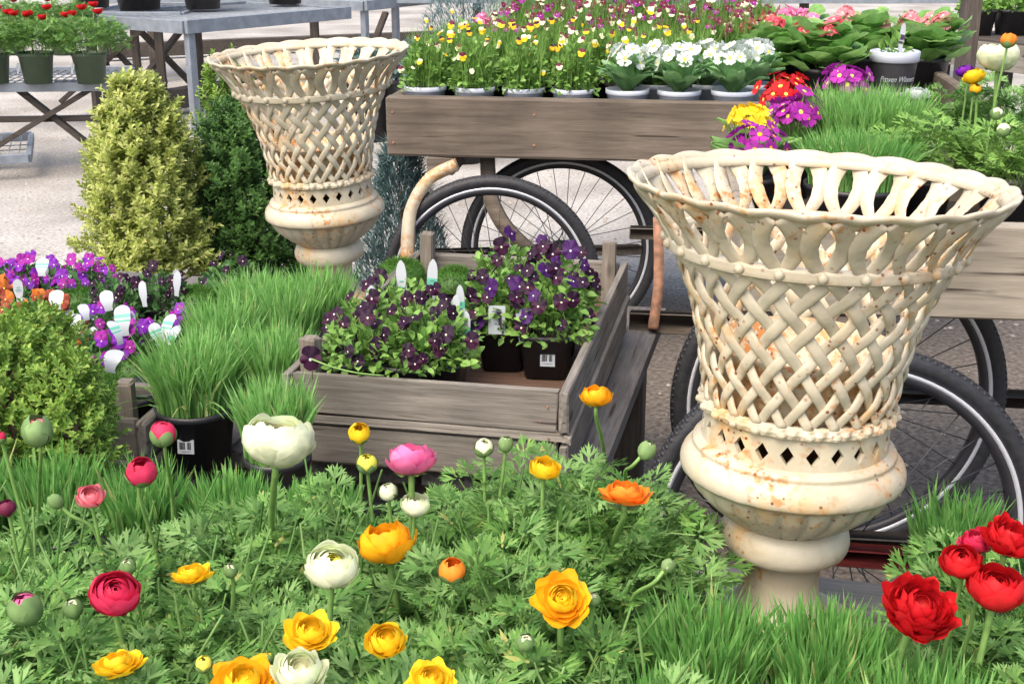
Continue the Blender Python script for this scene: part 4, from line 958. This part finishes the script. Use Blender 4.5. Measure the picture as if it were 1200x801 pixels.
for a_ in [(20, 328, .2, 0, .09, .03), (47, 306, -.2, 1.0, .08, .045, True), (64, 344, .1, 1.0, .08, .045), (100, 358, .3, 1.3, .07, .03), (126, 345, .1, .8, .08, .04), (168, 336, -.2, .3, .10, .030), (205, 324, -.3, .2, .10, .028), (143, 364, .1, 1.0, .12, .046, True), (139, 378, .7, 1.3, .10, .03, True), (190, 372, -.4, 1.3, .12, .034, True), (187, 383, .2, .6, .08, .034, True), (126, 412, .1, 1.5, .09, .05), (80, 408, .4, 1.2, .08, .03), (88, 372, .2, 1.1, .08, .034)]: tag_at(*a_)
# black pots peeping out
for (px, py, r, lb) in [(150, 462, .062, 'empty black pot rim behind the small crate'), (175, 452, .055, 'black round pot between small crate and grass pot')]:
    q = onz(px, py, .55); t = thing('nursery_pot', lb, 'pot', (q.x, q.y, Z), 0); pot(t, r, .10)
# ------------------------------------------------------------------ shrubs
SPR = []
for sd_ in range(4):
    r_ = random.Random(sd_); V = []; Fc = []
    for i in range(11):
        a = i*2.4+r_.uniform(-.3, .3); z = .12+.85*i/11; el = .55+.5*i/11
        yd = np.array([[math.cos(a)*math.cos(el), math.sin(a)*math.cos(el), math.sin(el)]]); nn = np.array([[-math.cos(a)*math.sin(el), -math.sin(a)*math.sin(el), math.cos(el)]])
        Rm = frames_dir(yd, nn, [.42*(1-.25*i/11)])[0]; Q = OV[0]*np.array([.85, 1, 1]) @ Rm.T+np.array([0, 0, z]); b0 = len(V)
        V += [tuple(x) for x in Q]; Fc += [tuple(b0+j for j in f) for f in OV[1]]
    SPR.append((np.array(V), Fc))
def shrub(label, loc, h, rad, mat, n=1000, s=(.03, .05), shape='cone', ph=.16, pr=.12, name='boxwood_shrub', lump=.1, group='potted evergreen shrubs'):
    t = thing(name, label, 'shrub', loc, 0, group)
    pot(t, pr, ph, mat='black')
    mb = MB(); tube(mb, [(0, 0, ph*.8), (.01, 0, ph+h*.4), (0, .01, ph+h*.8)], [.012, .009, .003], 7)
    for i in range(14):
        a = i*2.4; z0 = ph+h*(.1+.05*i); tube(mb, [(0, 0, z0), (rad*.6*math.cos(a)*(1-i/18), rad*.6*math.sin(a)*(1-i/18), z0+h*.14)], [.005, .002], 5)
    mb.build('trunk', M['twig'], t)
    u = rng.uniform(0, 1, n); a = rng.uniform(0, 2*PI, n)
    if shape == 'cone': z = 1-np.sqrt(u)*.98; R_ = (1-z)**.62*(.35+.65*np.minimum(1, (1-z)*2.2+.25)); R_ = np.minimum(1, 1.12*(1-z)**.55)
    else: z = u; R_ = np.sqrt(np.clip(1-((z-.45)/.58)**2, .05, 1))
    z = u**.92 if shape == 'cone' else u
    if shape == 'cone': R_ = np.interp(z, [0, .2, .45, .7, .88, 1], [.85, 1.0, 1.0, .86, .55, .2])
    R_ = R_*(1+lump*(np.sin(3*a+z*9)+np.sin(5*a-z*13+1)*.7)); dep = rng.uniform(0, 1, n)**1.6*.55
    rr = rad*R_*(1-dep)*(1+np.clip(rng.normal(0, .10, n), -.12, .35)); P = np.column_stack([rr*np.cos(a), rr*np.sin(a), ph+.02+z*h*.95])
    up = .7+1.1*z; yd = np.column_stack([np.cos(a), np.sin(a), up])+rng.normal(0, .3, (n, 3))
    fr2 = frames(yd, rng.uniform(0, 6.3, n), rng.uniform(*s, n)); mb = MB()
    for i in range(4): mb.scatter(*SPR[i], fr2[i::4], P[i::4])
    mb.build('crown', M[mat], t); return t
def gat(px, zc, z=.5):
    # ground point below a pixel column at axis depth zc
    h = H-z; y = (zc-h*SP)/CP; return Vector(((px-600)/F*zc, y, z))
g = gat(172, 4.0); shrub('golden variegated shrub at left behind the violas', (g.x, g.y, 0),   .78, .150, 'gold', 3000, (.036, .064), lump=.17, ph=.14)
g = gat(296, 4.2); shrub('dark green bushy shrub between golden shrub and far urn', (g.x, g.y, 0), .68, .18, 'boxd', 2600, (.038, .06), shape='oval', ph=.14)
g = gat(272, 4.5); shrub('small lighter green shrub peeking behind the far urn', (g.x, g.y, 0), .80, .10, 'boxw', 500, (.04, .06), shape='cone', ph=.14, pr=.10)
for (px, zc_, rad, hh, n_, lb, mt) in [(28, 2.10, .098, .235, 900, 'light green boxwood at the lower left edge', 'boxw'), (98, 2.06, .058, .20, 460, 'small light green boxwood beside the small crate', 'boxw'), (62, 2.26, .07, .22, 500, 'boxwood tucked between the pansies and the front boxwoods', 'boxw'), (-45, 2.15, .10, .28, 600, 'boxwood cut off by the left edge', 'boxw')]:
    q = gat(px, zc_, .45); shrub(lb, (q.x, q.y, Z), hh, rad, mt, n_, (.024, .036), shape='oval', ph=.07, pr=.05, group='small boxwoods in front')
def conifer(label, loc, h, rad):
    t = thing('blue_spruce', label, 'shrub', loc, 0, 'blue-grey dwarf conifers'); pot(t, .12, .14)
    n = 5200; u = rng.uniform(0, 1, n); a = rng.uniform(0, 2*PI, n); rr = rad*(1-u*.75)*np.sqrt(rng.uniform(.2, 1, n)); P = np.column_stack([rr*np.cos(a), rr*np.sin(a), .14+u*h])
    d = np.column_stack([np.cos(a), np.sin(a), np.full(n, .4)])+rng.normal(0, .6, (n, 3)); mb = MB()
    blades(mb, P, rng.uniform(.02, .05, n), np.full(n, .005), d*.9, 2); tb = MB(); tube(tb, [(0, 0, .1), (0, 0, h)], [.014, .004], 6); tb.build('trunk', M['twig'], t)
    mb.build('crown', M['spruce'], t)
g = gat(470, 4.3); conifer('blue-grey conifer between the far urn and the cart wheel', (g.x, g.y, 0), .52, .2)
g = gat(545, 7.6, .0); conifer('blue-grey conifer beyond the far cart left end', (g.x, g.y, 0), 1.05, .45)
g = gat(650, 8.2, .0); conifer('blue-grey conifer hidden behind the far violas', (g.x, g.y, 0), 1.0, .5)
# ------------------------------------------------------------------ far cart plants
FZ1 = .745
def on1(x, y): # cart 1 local to world
    q = inv1.inverted() @ Vector((x, y, 0)); return q
def wpot(label, x, y, kind, n, tall=.06, group='violas in white pots on the far cart', lm='viol', nm='potted_viola', fh=.15, potm='white', leaves=420):
    q = on1(x, y); return viola_pot(label, (q.x, q.y, FZ1), kind, n, pr=.068, ph=.138, fh=fh, fr_=.075, sq=None, potm=potm, lm=lm, group=group, leaves=leaves, tall=tall-.05, ls=(.014, .028), lo=.25 if y < .2 else .5, bs=.78)
names1 = ['first yellow viola in white pot right of the far urn rim', 'second white pot of yellow violas from the far urn', 'white pot of yellow violas near the middle of the far cart', 'white pot of yellow violas next to the primulas']
for i in range(4): wpot(names1[i], .105+i*.157, .105, 'yellow', 6, .06)
k = 0
ORD = ['first', 'second', 'third', 'fourth', 'fifth', 'sixth', 'seventh']
for j, (yy, kind, nn, tl) in enumerate([(.27, 'yellow', 8, .08), (.43, 'yellow', 9, .09), (.60, 'maroon', 17, .13), (.75, 'maroon', 24, .18), (.90, 'maroon', 24, .23)]):
    for i in range(6 if j < 2 else 7):
        xx = .09+i*.16+(.06 if j % 2 else 0)
        if j >= 2: xx = .30+i*.135+(.05 if j % 2 else 0)
        rowt = ['second row of yellow violas', 'third row of yellow violas', 'fourth row of maroon and cream violas', 'fifth row of maroon violas', 'last row of maroon violas'][j]
        wpot(ORD[i]+' pot from left in the '+rowt+', far cart', xx, yy, kind, nn, tl, potm='black', group=rowt, leaves=300)
def primula(label, loc, col, eye='lemon', n=14, lm='prim', pr=.06, ph=.10, potm='white', ll=.13, nl=16, fz=.05, rad=.05, umbel=1, group='potted primulas', fr0=.013, kind='strap', sq=None, cat='potted primula', stem_h=.05):
    t = thing('potted_primula', label, cat, loc, random.uniform(0, 6), group); pot(t, pr, ph, sq, potm)
    mb = MB()
    for i in range(nl):
        a = i*2.4; V, Fc = lf_prim(1, .45, i) if kind == 'strap' else lf_round(1, 11, .07, i); s = ll*random.uniform(.75, 1.05); el = random.uniform(.2, .9) if i > 5 else random.uniform(.7, 1.2)
        if kind != 'strap':
            el = random.uniform(.1, 1.0); off = random.uniform(.1, 1.0)*ll
        else: off = .01
        yd = np.array([[math.cos(a), math.sin(a), el]]); nn = np.array([[-math.cos(a)*el, -math.sin(a)*el, 1]]); h0 = ph*.92+(0 if kind == 'strap' else random.uniform(.0, .15)*(1-.4*off/ll))
        mb.scatter(V, Fc, frames_dir(yd, nn, [s]), [(off*math.cos(a), off*math.sin(a), h0)])
    mb.build('leaves', M[lm], t)
    pm = flowerhead(col, eye, fr0)
    for um in range(umbel):
        if umbel == 1: cc = Vector((0, 0, ph+fz))
        else: a = um*2.4+.5; cc = Vector((rad*1.3*math.cos(a), rad*1.3*math.sin(a), ph+fz+random.uniform(-.01, .03)))
        mb = MB()
        for i in range(n//umbel):
            a = i*2.4; e = math.acos(1-.95*(i+.5)/(n/umbel)); r_ = rad if umbel == 1 else rad*.55
            d = Vector((math.sin(e)*math.cos(a), math.sin(e)*math.sin(a), math.cos(e)*.8)); P = cc+d*r_*random.uniform(.7, 1.12)+Vector((0, 0, random.uniform(-.012, .008)))
            o = obj('flower', pm, t, P); o.rotation_mode = 'QUATERNION'; o.rotation_quaternion = (d+Vector((random.gauss(0, .2), random.gauss(0, .2), .2))).to_track_quat('Z', 'Y'); s = random.uniform(.85, 1.15); o.scale = (s, s, s)
            tube(mb, [(cc.x*.2, cc.y*.2, ph*.95), (P.x*.6, P.y*.6, (ph+P.z)/2), (P.x, P.y, P.z-.001)], .0013, 5)
        mb.build('flower_stalks', M['stem'], t)
    return t
FH = {}
def flowerhead(col, eye, rad):
    key = (col, eye, rad)
    if key in FH: return FH[key]
    mb = MB()
    for i in range(5):
        a = 2*PI*i/5; V = [(0, 0, 0)]
        for (u, v, z) in ((-.28, .45, .0), (-.5, .8, .10), (-.28, 1.02, .12), (0, .93, .06), (.28, 1.02, .12), (.5, .8, .10), (.28, .45, .0)):
            V.append((u*math.cos(a)-v*math.sin(a), u*math.sin(a)+v*math.cos(a), z))
        mb.add(np.array(V)*rad, [(0, j+1, j+2) for j in range(6)][::-1], 0)
    V = [(0, 0, .09)]+[(.25*math.cos(q), .25*math.sin(q), .06) for q in np.linspace(0, 2*PI, 9)[:-1]]
    mb.add(np.array(V)*rad, [(0, i+1, (i+1) % 8+1) for i in range(8)], 1)
    FH[key] = mb.mesh('primula_flower', [M['p_'+col], M['p_'+eye]]); return FH[key]
for i, (x, y, lb) in enumerate([(.745, .105, 'white primula with broad leaves nearest the yellow violas'), (.905, .105, 'white primula in the middle of the far cart front'), (1.07, .12, 'white primula right beside the red primula'), (.83, .26, 'white primula in the second row of the far cart'), (.99, .28, 'white primula behind the middle white primula'), (1.14, .30, 'pale white primula at the back of the white ones')]):
    q = on1(x, y); primula(lb, (q.x, q.y, FZ1), 'snow', 'lemon', 11, 'prim_b', .068, .138, 'white', .13, 22, .085, .066, fr0=.024, group='white primulas on the far cart')
for i, (px, zc_, col, lb) in enumerate([(893, 4.45, 'coral', 'coral flowered primula with rounded leaves behind the red primula'), (962, 4.4, 'coral', 'coral red primula left of the banded white pot'), (935, 4.75, 'pink', 'bright pink primula in the rear row'), (1005, 4.75, 'rose', 'pink primula in the rear row behind the banded pot'), (870, 4.85, 'crimson', 'dark pink primula next to the maroon violas'), (1085, 4.72, 'rose', 'pale pink primula at the right end of the far cart')]):
    q = gat(px, zc_, .9); primula(lb, (q.x, q.y, FZ1+.005), col, 'cream', 30, 'prim', .09, .15, 'black', .098, 110, .12, .055, umbel=3, kind='round', fr0=.022, group='pink primulas on the far cart')
for i, (px, zc_, lb) in enumerate([(720, 5.05, 'pink primula behind the yellow violas, right'), (560, 5.0, 'pink primula behind the yellow violas, left')]):
    q = gat(px, zc_, .85); primula(lb, (q.x, q.y, FZ1), 'pink' if i else 'coral', 'cream', 16, 'prim', .07, .13, 'black', .11, 20, .13, .05, umbel=2, kind='round', fr0=.016, group='pink primulas on the far cart')
# banded white pot with printed script
q = gat(1046, 4.42, .86)
t = thing('banded_pot', 'white pot with a black band of script lettering on the far cart', 'pot', (q.x, q.y, FZ1)); t.scale = (1, 1, 1.38)
mb = MB(); lathe(mb, [(0, 0), (.058, 0), (.068, .055)], 40, 0); lathe(mb, [(.0682, .055), (.0775, .125)], 40, 1); lathe(mb, [(.078, .125), (.083, .127), (.085, .15), (.080, .152), (.076, .135), (0, .135)], 40, 0); mb.build('pot', [M['white'], M['ink']], t)
fc = bpy.data.curves.new('lettering', 'FONT'); fc.body = 'Proven Winners'; fc.size = .0195; fc.shear = .4; fc.align_x = 'CENTER'; fc.extrude = .0004
fo = bpy.data.objects.new('lettering', fc); C.objects.link(fo); bpy.context.view_layer.update()
dg = bpy.context.evaluated_depsgraph_get(); me = bpy.data.meshes.new_from_object(fo.evaluated_get(dg)); bpy.data.objects.remove(fo)
for v in me.vertices:
    a = v.co.x/.075; zz = v.co.y; rr = .0735+.0009+(zz+.004)*.13+v.co.z; v.co = (rr*math.sin(a), -rr*math.cos(a), .080+zz)
me.materials.clear(); me.materials.append(M['tagw']); o = obj('lettering', me, t)
mb = MB(); leafball(mb, *OV, 60, (0, 0, .13), .05, .06, .02, .035); mb.build('foliage', M['viol'], t)
planttag(t, (.005, -.03, .13), 0, .09, .018, 0, True, 'tagp')
# ------------------------------------------------------------------ near cart plants
FZ2 = .771
def P2(px, zc_): q = gat(px, zc_+.14, .85); return (q.x, q.y, FZ2)
primula('yellow and red primula at the left end of the near cart', P2(876, 2.78), 'yellow', 'gold', 18, 'prim', .055, .085, 'black', .12, 16, .095, .05, fr0=.020, group='primulas on the near cart')
primula('red and purple primula under the yellow one behind the urn rim', P2(884, 2.66), 'magenta', 'gold', 18, 'prim', .055, .085, 'black', .11, 14, .06, .06, fr0=.020, group='primulas on the near cart')
primula('vivid red primula between yellow primula and grass', P2(915, 3.0), 'red', 'lemon', 26, 'prim', .055, .085, 'black', .10, 14, .12, .066, fr0=.020, group='primulas on the near cart')
primula('purple magenta primula left of the grass pot', P2(930, 2.88), 'magenta', 'lemon', 26, 'prim', .055, .085, 'black', .10, 14, .09, .066, fr0=.020, group='primulas on the near cart')
primula('magenta primula at the back behind the grass pot', P2(985, 3.05), 'magenta', 'lemon', 26, 'prim', .055, .085, 'black', .10, 14, .14, .066, fr0=.020, group='primulas on the near cart')
def herb(label, loc, r, h, n, mat, name='leafy_herb', pr=.06, ph=.09):
    t = thing(name, label, 'potted plant', loc, 0, 'leafy plants on the near cart'); pot(t, pr, ph)
    mb = MB(); m_ = 2
    ran_clump(mb, (0, 0), 0, 0, ph*.9, ph+h, r, n); mb.build('foliage', M[mat], t); return t
herb('curly leaved green plant right of the grass pot', P2(1085, 2.62), .085, .11, 170, 'viol')
herb('dark leaved ranunculus plant beside the grass', P2(1110, 2.95), .08, .13, 170, 'ran')
herb('leafy ranunculus plant at the right edge of the near cart', P2(1165, 2.85), .09, .17, 220, 'ran2')
herb('leafy plant low at the right end of the near cart', P2(1180, 2.55), .09, .12, 200, 'viol')
herb('leafy plant beyond the right picture edge on the near cart', P2(1235, 2.7), .09, .14, 120, 'ran')
B(1170, 64, 48, 'white', 'full', 'white ranunculus behind the orange bud on the near cart', zc=2.8, tilt=(0, .1), group='ranunculus on the near cart')
B(1182, 47, 20, 'orange', 'halfbud', 'orange bud standing before the white bloom', zc=2.7, tilt=(.1, 0), group='ranunculus on the near cart')
B(1141, 88, 26, 'yellow', 'cup', 'yellow ranunculus left of the white bloom on the near cart', zc=2.8, tilt=(-.3, .1), group='ranunculus on the near cart')
B(1143, 104, 14, 'gold', 'halfbud', 'small golden bud under the yellow bloom on the near cart', zc=2.8, group='ranunculus on the near cart')
B(1130, 82, 20, 'purple', 'cup', 'purple bloom touching the yellow one on the near cart', zc=2.85, tilt=(-.3, .1), group='ranunculus on the near cart')
B(1076, 108, 26, 'snow', 'ruffled', 'white bloom right of the grass on the near cart', zc=3.0, tilt=(0, -.2), group='ranunculus on the near cart')
B(1168, 133, 16, 'cream', 'bud', 'pale drooping bud on the near cart', zc=2.6, tilt=(.4, 0), group='ranunculus on the near cart')
B(1176, 152, 18, 'cream', 'bud', 'lower pale bud on the near cart', zc=2.6, tilt=(-.2, 0), group='ranunculus on the near cart')
for (px, py, lb) in [(985, 172, 'small white card tag on wire behind the urn rim')]:
    pass
# ------------------------------------------------------------------ galvanised benches, far left
def galv_table(label, a, b_, z, dp, legs, braces, hgt=.06, slat=True, group='galvanised nursery benches'):
    """a, b_: front edge ends (world xy)"""
    a = Vector((a[0], a[1])); b_ = Vector((b_[0], b_[1])); d = (b_-a); L_ = d.length; rz = math.atan2(d.y, d.x)
    t = thing('nursery_bench', label, 'bench', (a.x, a.y, 0), rz, group)
    mb = MB(); box(mb, (L_/2, 0, z-hgt/2), (L_, .03, hgt)); box(mb, (L_/2, dp, z-hgt/2), (L_, .03, hgt)); box(mb, (0, dp/2, z-hgt/2-.003), (.03, dp-.035, hgt-.004)); box(mb, (L_, dp/2, z-hgt/2-.003), (.03, dp-.035, hgt-.004)); mb.build('frame', M['galv'], t, False)
    mb = MB(); n = int(L_/.05)
    for i in range(1, n): tube(mb, [(L_*i/n, .018, z-.02), (L_*i/n, dp-.018, z-.02)], .0035, 4)
    for i in range(1, 5): tube(mb, [(.02, dp*i/5, z-.028), (L_-.02, dp*i/5, z-.028)], .0035, 4)
    mb.build('wire_deck', M['galv'], t)
    for (x, y, m_) in legs:
        mb = MB(); box(mb, (x, y, (z-hgt)/2), (.055, .05, z-hgt)); mb.build('leg', M[m_], t, False)
    for (x0, z0, x1, z1, y) in braces:
        mb = MB(); beam(mb, (x0, y, z0), (x1, y, z1), .03, .055, 0, (0, 1, 0)); mb.build('brace', M['wdark'], t, False)
    return t
A = onz(217, 24, .75); Bp = onz(410, 8, .75)
galv_table('galvanised bench at the top behind the far urn', (A.x, A.y), (Bp.x, Bp.y), .75, 1.1, [(.05, .03, 'galv'), (.05, 1.05, 'wdark_z'), (1.0, 1.05, 'wdark_z')], [(.3, .1, 1.0, .68, 1.08), (1.0, .1, .4, .68, 1.06)], .085)
A = onz(98, 14, .75); Bp = onz(212, 14, .75)
galv_table('galvanised bench with black pots above the golden shrub', (A.x, A.y), (Bp.x, Bp.y), .75, 1.0, [(.08, .1, 'wdark_z'), (.48, .1, 'wdark_z'), (.08, .9, 'wdark_z')], [(-.25, .12, .46, .69, .06), (.0, .66, .52, .05, .12), (-.3, .25, .5, .25, .14)], .06)
A = onz(-60, 98, .50); Bp = onz(124, 96, .50)
galv_table('lower galvanised bench carrying green pots at far left', (A.x, A.y), (Bp.x, Bp.y), .50, .8, [(.03, .1, 'wdark_z'), (.8, .7, 'wdark_z')], [(.05, .05, .75, .45, .05), (.35, .45, .8, .05, .09), (.0, .28, .85, .28, .12)], .05)
A = onz(-80, 186, .14); Bp = onz(33, 180, .14)
galv_table('lowest galvanised shelf at the left edge', (A.x, A.y), (Bp.x, Bp.y), .14, .8, [(.03, .05, 'galv')], [], .05)
A = onz(420, 6, .72); Bp = onz(520, -4, .72)
galv_table('galvanised bench end beyond the far urn rim', (A.x, A.y+.5), (Bp.x, Bp.y+.5), .72, 1.0, [(.05, .05, 'galv'), (.5, .05, 'galv')], [(.05, .15, .4, .6, .08)], .08)
def bigpot(label, px, py, z, r, h, mat='black', red=0):
    q = onz(px, py, z); nm = 'nursery_pot' if not red else 'potted_ranunculus'
    t = thing(nm, label, 'pot' if not red else 'potted ranunculus', (q.x, q.y+r, z), 0, 'large black pots on the top bench' if not red else 'green pots of red ranunculus'); pot(t, r, h, mat=mat)
    if red:
        mb = MB(); ran_clump(mb, (0, 1), 0, 0, h*.9, h+.18, r*1.95, 650); V = mb.build('foliage', [M['ran'], M['ran2']], t)
        for i in range(red):
            m2 = MB(); a = i*2.4; rr = r*random.uniform(.2, 1.3); P = (rr*math.cos(a), rr*math.sin(a)*.8, h+random.uniform(.19, .27))
            for l in range(3): petal_layer(m2, .028-.007*l, 5, .2, 2.0, l, .1, .8, 1.3, 0, 0, 0, i*5+l, 4, 4)
            tube(m2, [(0, 0, -.02), (-P[0]*.4, -P[1]*.4, -(P[2]-h))], .003, 5, 1); m2.build('bloom', [M['p_red'], M['stem']], t, loc=P)
        planttag(t, (-r*.8, -r*.8, h*.35), -.6, .06, .025, 0, False)
    else:
        mb = MB(); leafball(mb, *OV, 120, (0, 0, h), r, .12, .04, .07); mb.build('foliage', M['boxd'], t)
for (px, lb) in [(38, 'green pot of red ranunculus second from the left edge'), (101, 'green pot of red ranunculus at the bench end'), (-14, 'green pot of red ranunculus cut by the left edge')]: bigpot(lb, px, 100, .501, .10, .17, 'gpot', 5)
for (px, lb) in [(8, 'rear green pot of red ranunculus above the left edge'), (70, 'rear green pot of red ranunculus in the middle')]: bigpot(lb, px, 66, .501, .10, .17, 'gpot', 5)
for (px, py, lb) in [(100, 10, 'black pot at the left end of the top bench'), (155, 13, 'wide black pot in the middle of the top bench'), (232, 12, 'black pot above the galvanised leg'), (330, 6, 'black pot near the far urn on the top bench')]: bigpot(lb, px, py, .752, .19 if px == 155 else .16, .3)
# far right benches
A = onz(1112, 42, .62); Bp = onz(1300, 62, .62)
t = thing('plank_bench', 'dark wooden bench with black pots at the top right corner', 'bench', (A.x, A.y, 0), math.atan2(Bp.y-A.y, Bp.x-A.x))
for i in range(5): mb = MB(); box(mb, (.8, .09+i*.15, .60), (1.9, .14, .04)); mb.build('plank', M['wdark'], t, False)
mb = MB(); box(mb, (.8, .0, .52), (1.9, .03, .17)); mb.build('apron', M['wbench'], t, False)
for x in (-.1, .75, 1.6):
    for y in (.08, .7): mb = MB(); box(mb, (x, y, .285), (.07, .07, .57)); mb.build('leg', M['wdark_z'], t, False)
for (dx, lb) in [(1150, 'square black pot of seedlings left on the top right bench'), (1192, 'square black pot of seedlings right on the top right bench')]:
    q = onz(dx, 42, .625); t = thing('potted_seedlings', lb, 'pot', (q.x, q.y+.12, .622), 0, 'square pots on the top right bench'); pot(t, .115, .17, 6)
    mb = MB(); leafball(mb, *OV, 400, (0, 0, .15), .13, .10, .03, .05); mb.build('foliage', M['viol'], t)
# dark stock under and behind the benches
for (px, zc_, lb) in [(432, 8.3, 'large black pot on the ground under the far bench, left'), (478, 8.3, 'large black pot on the ground under the far bench, middle'), (524, 8.3, 'large black pot on the ground under the far bench, right'), (565, 8.4, 'large black pot on the ground beside the far bench')]:
    q = gat(px, zc_, .2); t = thing('nursery_pot', lb, 'pot', (q.x, q.y, 0), 0, 'large black pots on the ground'); pot(t, .19, .42)
    mb = MB(); leafball(mb, *OV, 300, (0, 0, .4), .2, .22, .05, .08); mb.build('foliage', M['spruce'], t)
# tall dark post and far hedge line
g = gat(1122, 5.6); t = thing('timber_post', 'dark timber post behind the pink primulas', 'post', (g.x, g.y, 0)); mb = MB(); box(mb, (0, 0, .62), (.07, .07, 1.24)); box(mb, (0, 0, 1.25), (.08, .08, .02)); mb.build('post', M['wdark_z'], t, False)
# far low kerb-like timbers and benches beyond
for (px0, py0, px1, py1, z, lb) in [(120, 60, 560, 42, .1, 'long dark timber lying far back across the yard'), (190, 118, 300, 100, .12, 'grey timber sill behind the golden shrub')]:
    a = onz(px0, py0, z); b_ = onz(px1, py1, z); mb = MB(); beam(mb, a, b_, .12, .14); tag(mb.build('timber', M['wdark'], None, False), lb, 'timber')
g0 = gat(620, 11.5); t = thing('nursery_bench', 'long dark plant bench far behind the far cart', 'bench', (-3.2, 11.2, 0), 0)
mb = MB(); box(mb, (3.4, .5, .7), (7.5, 1., .05)); mb.build('top', M['galv'], t, False)
for i in range(6):
    mb = MB(); box(mb, (i*1.4+.1, .1, .34), (.07, .07, .67)); mb.build('leg', M['wdark_z'], t, False)
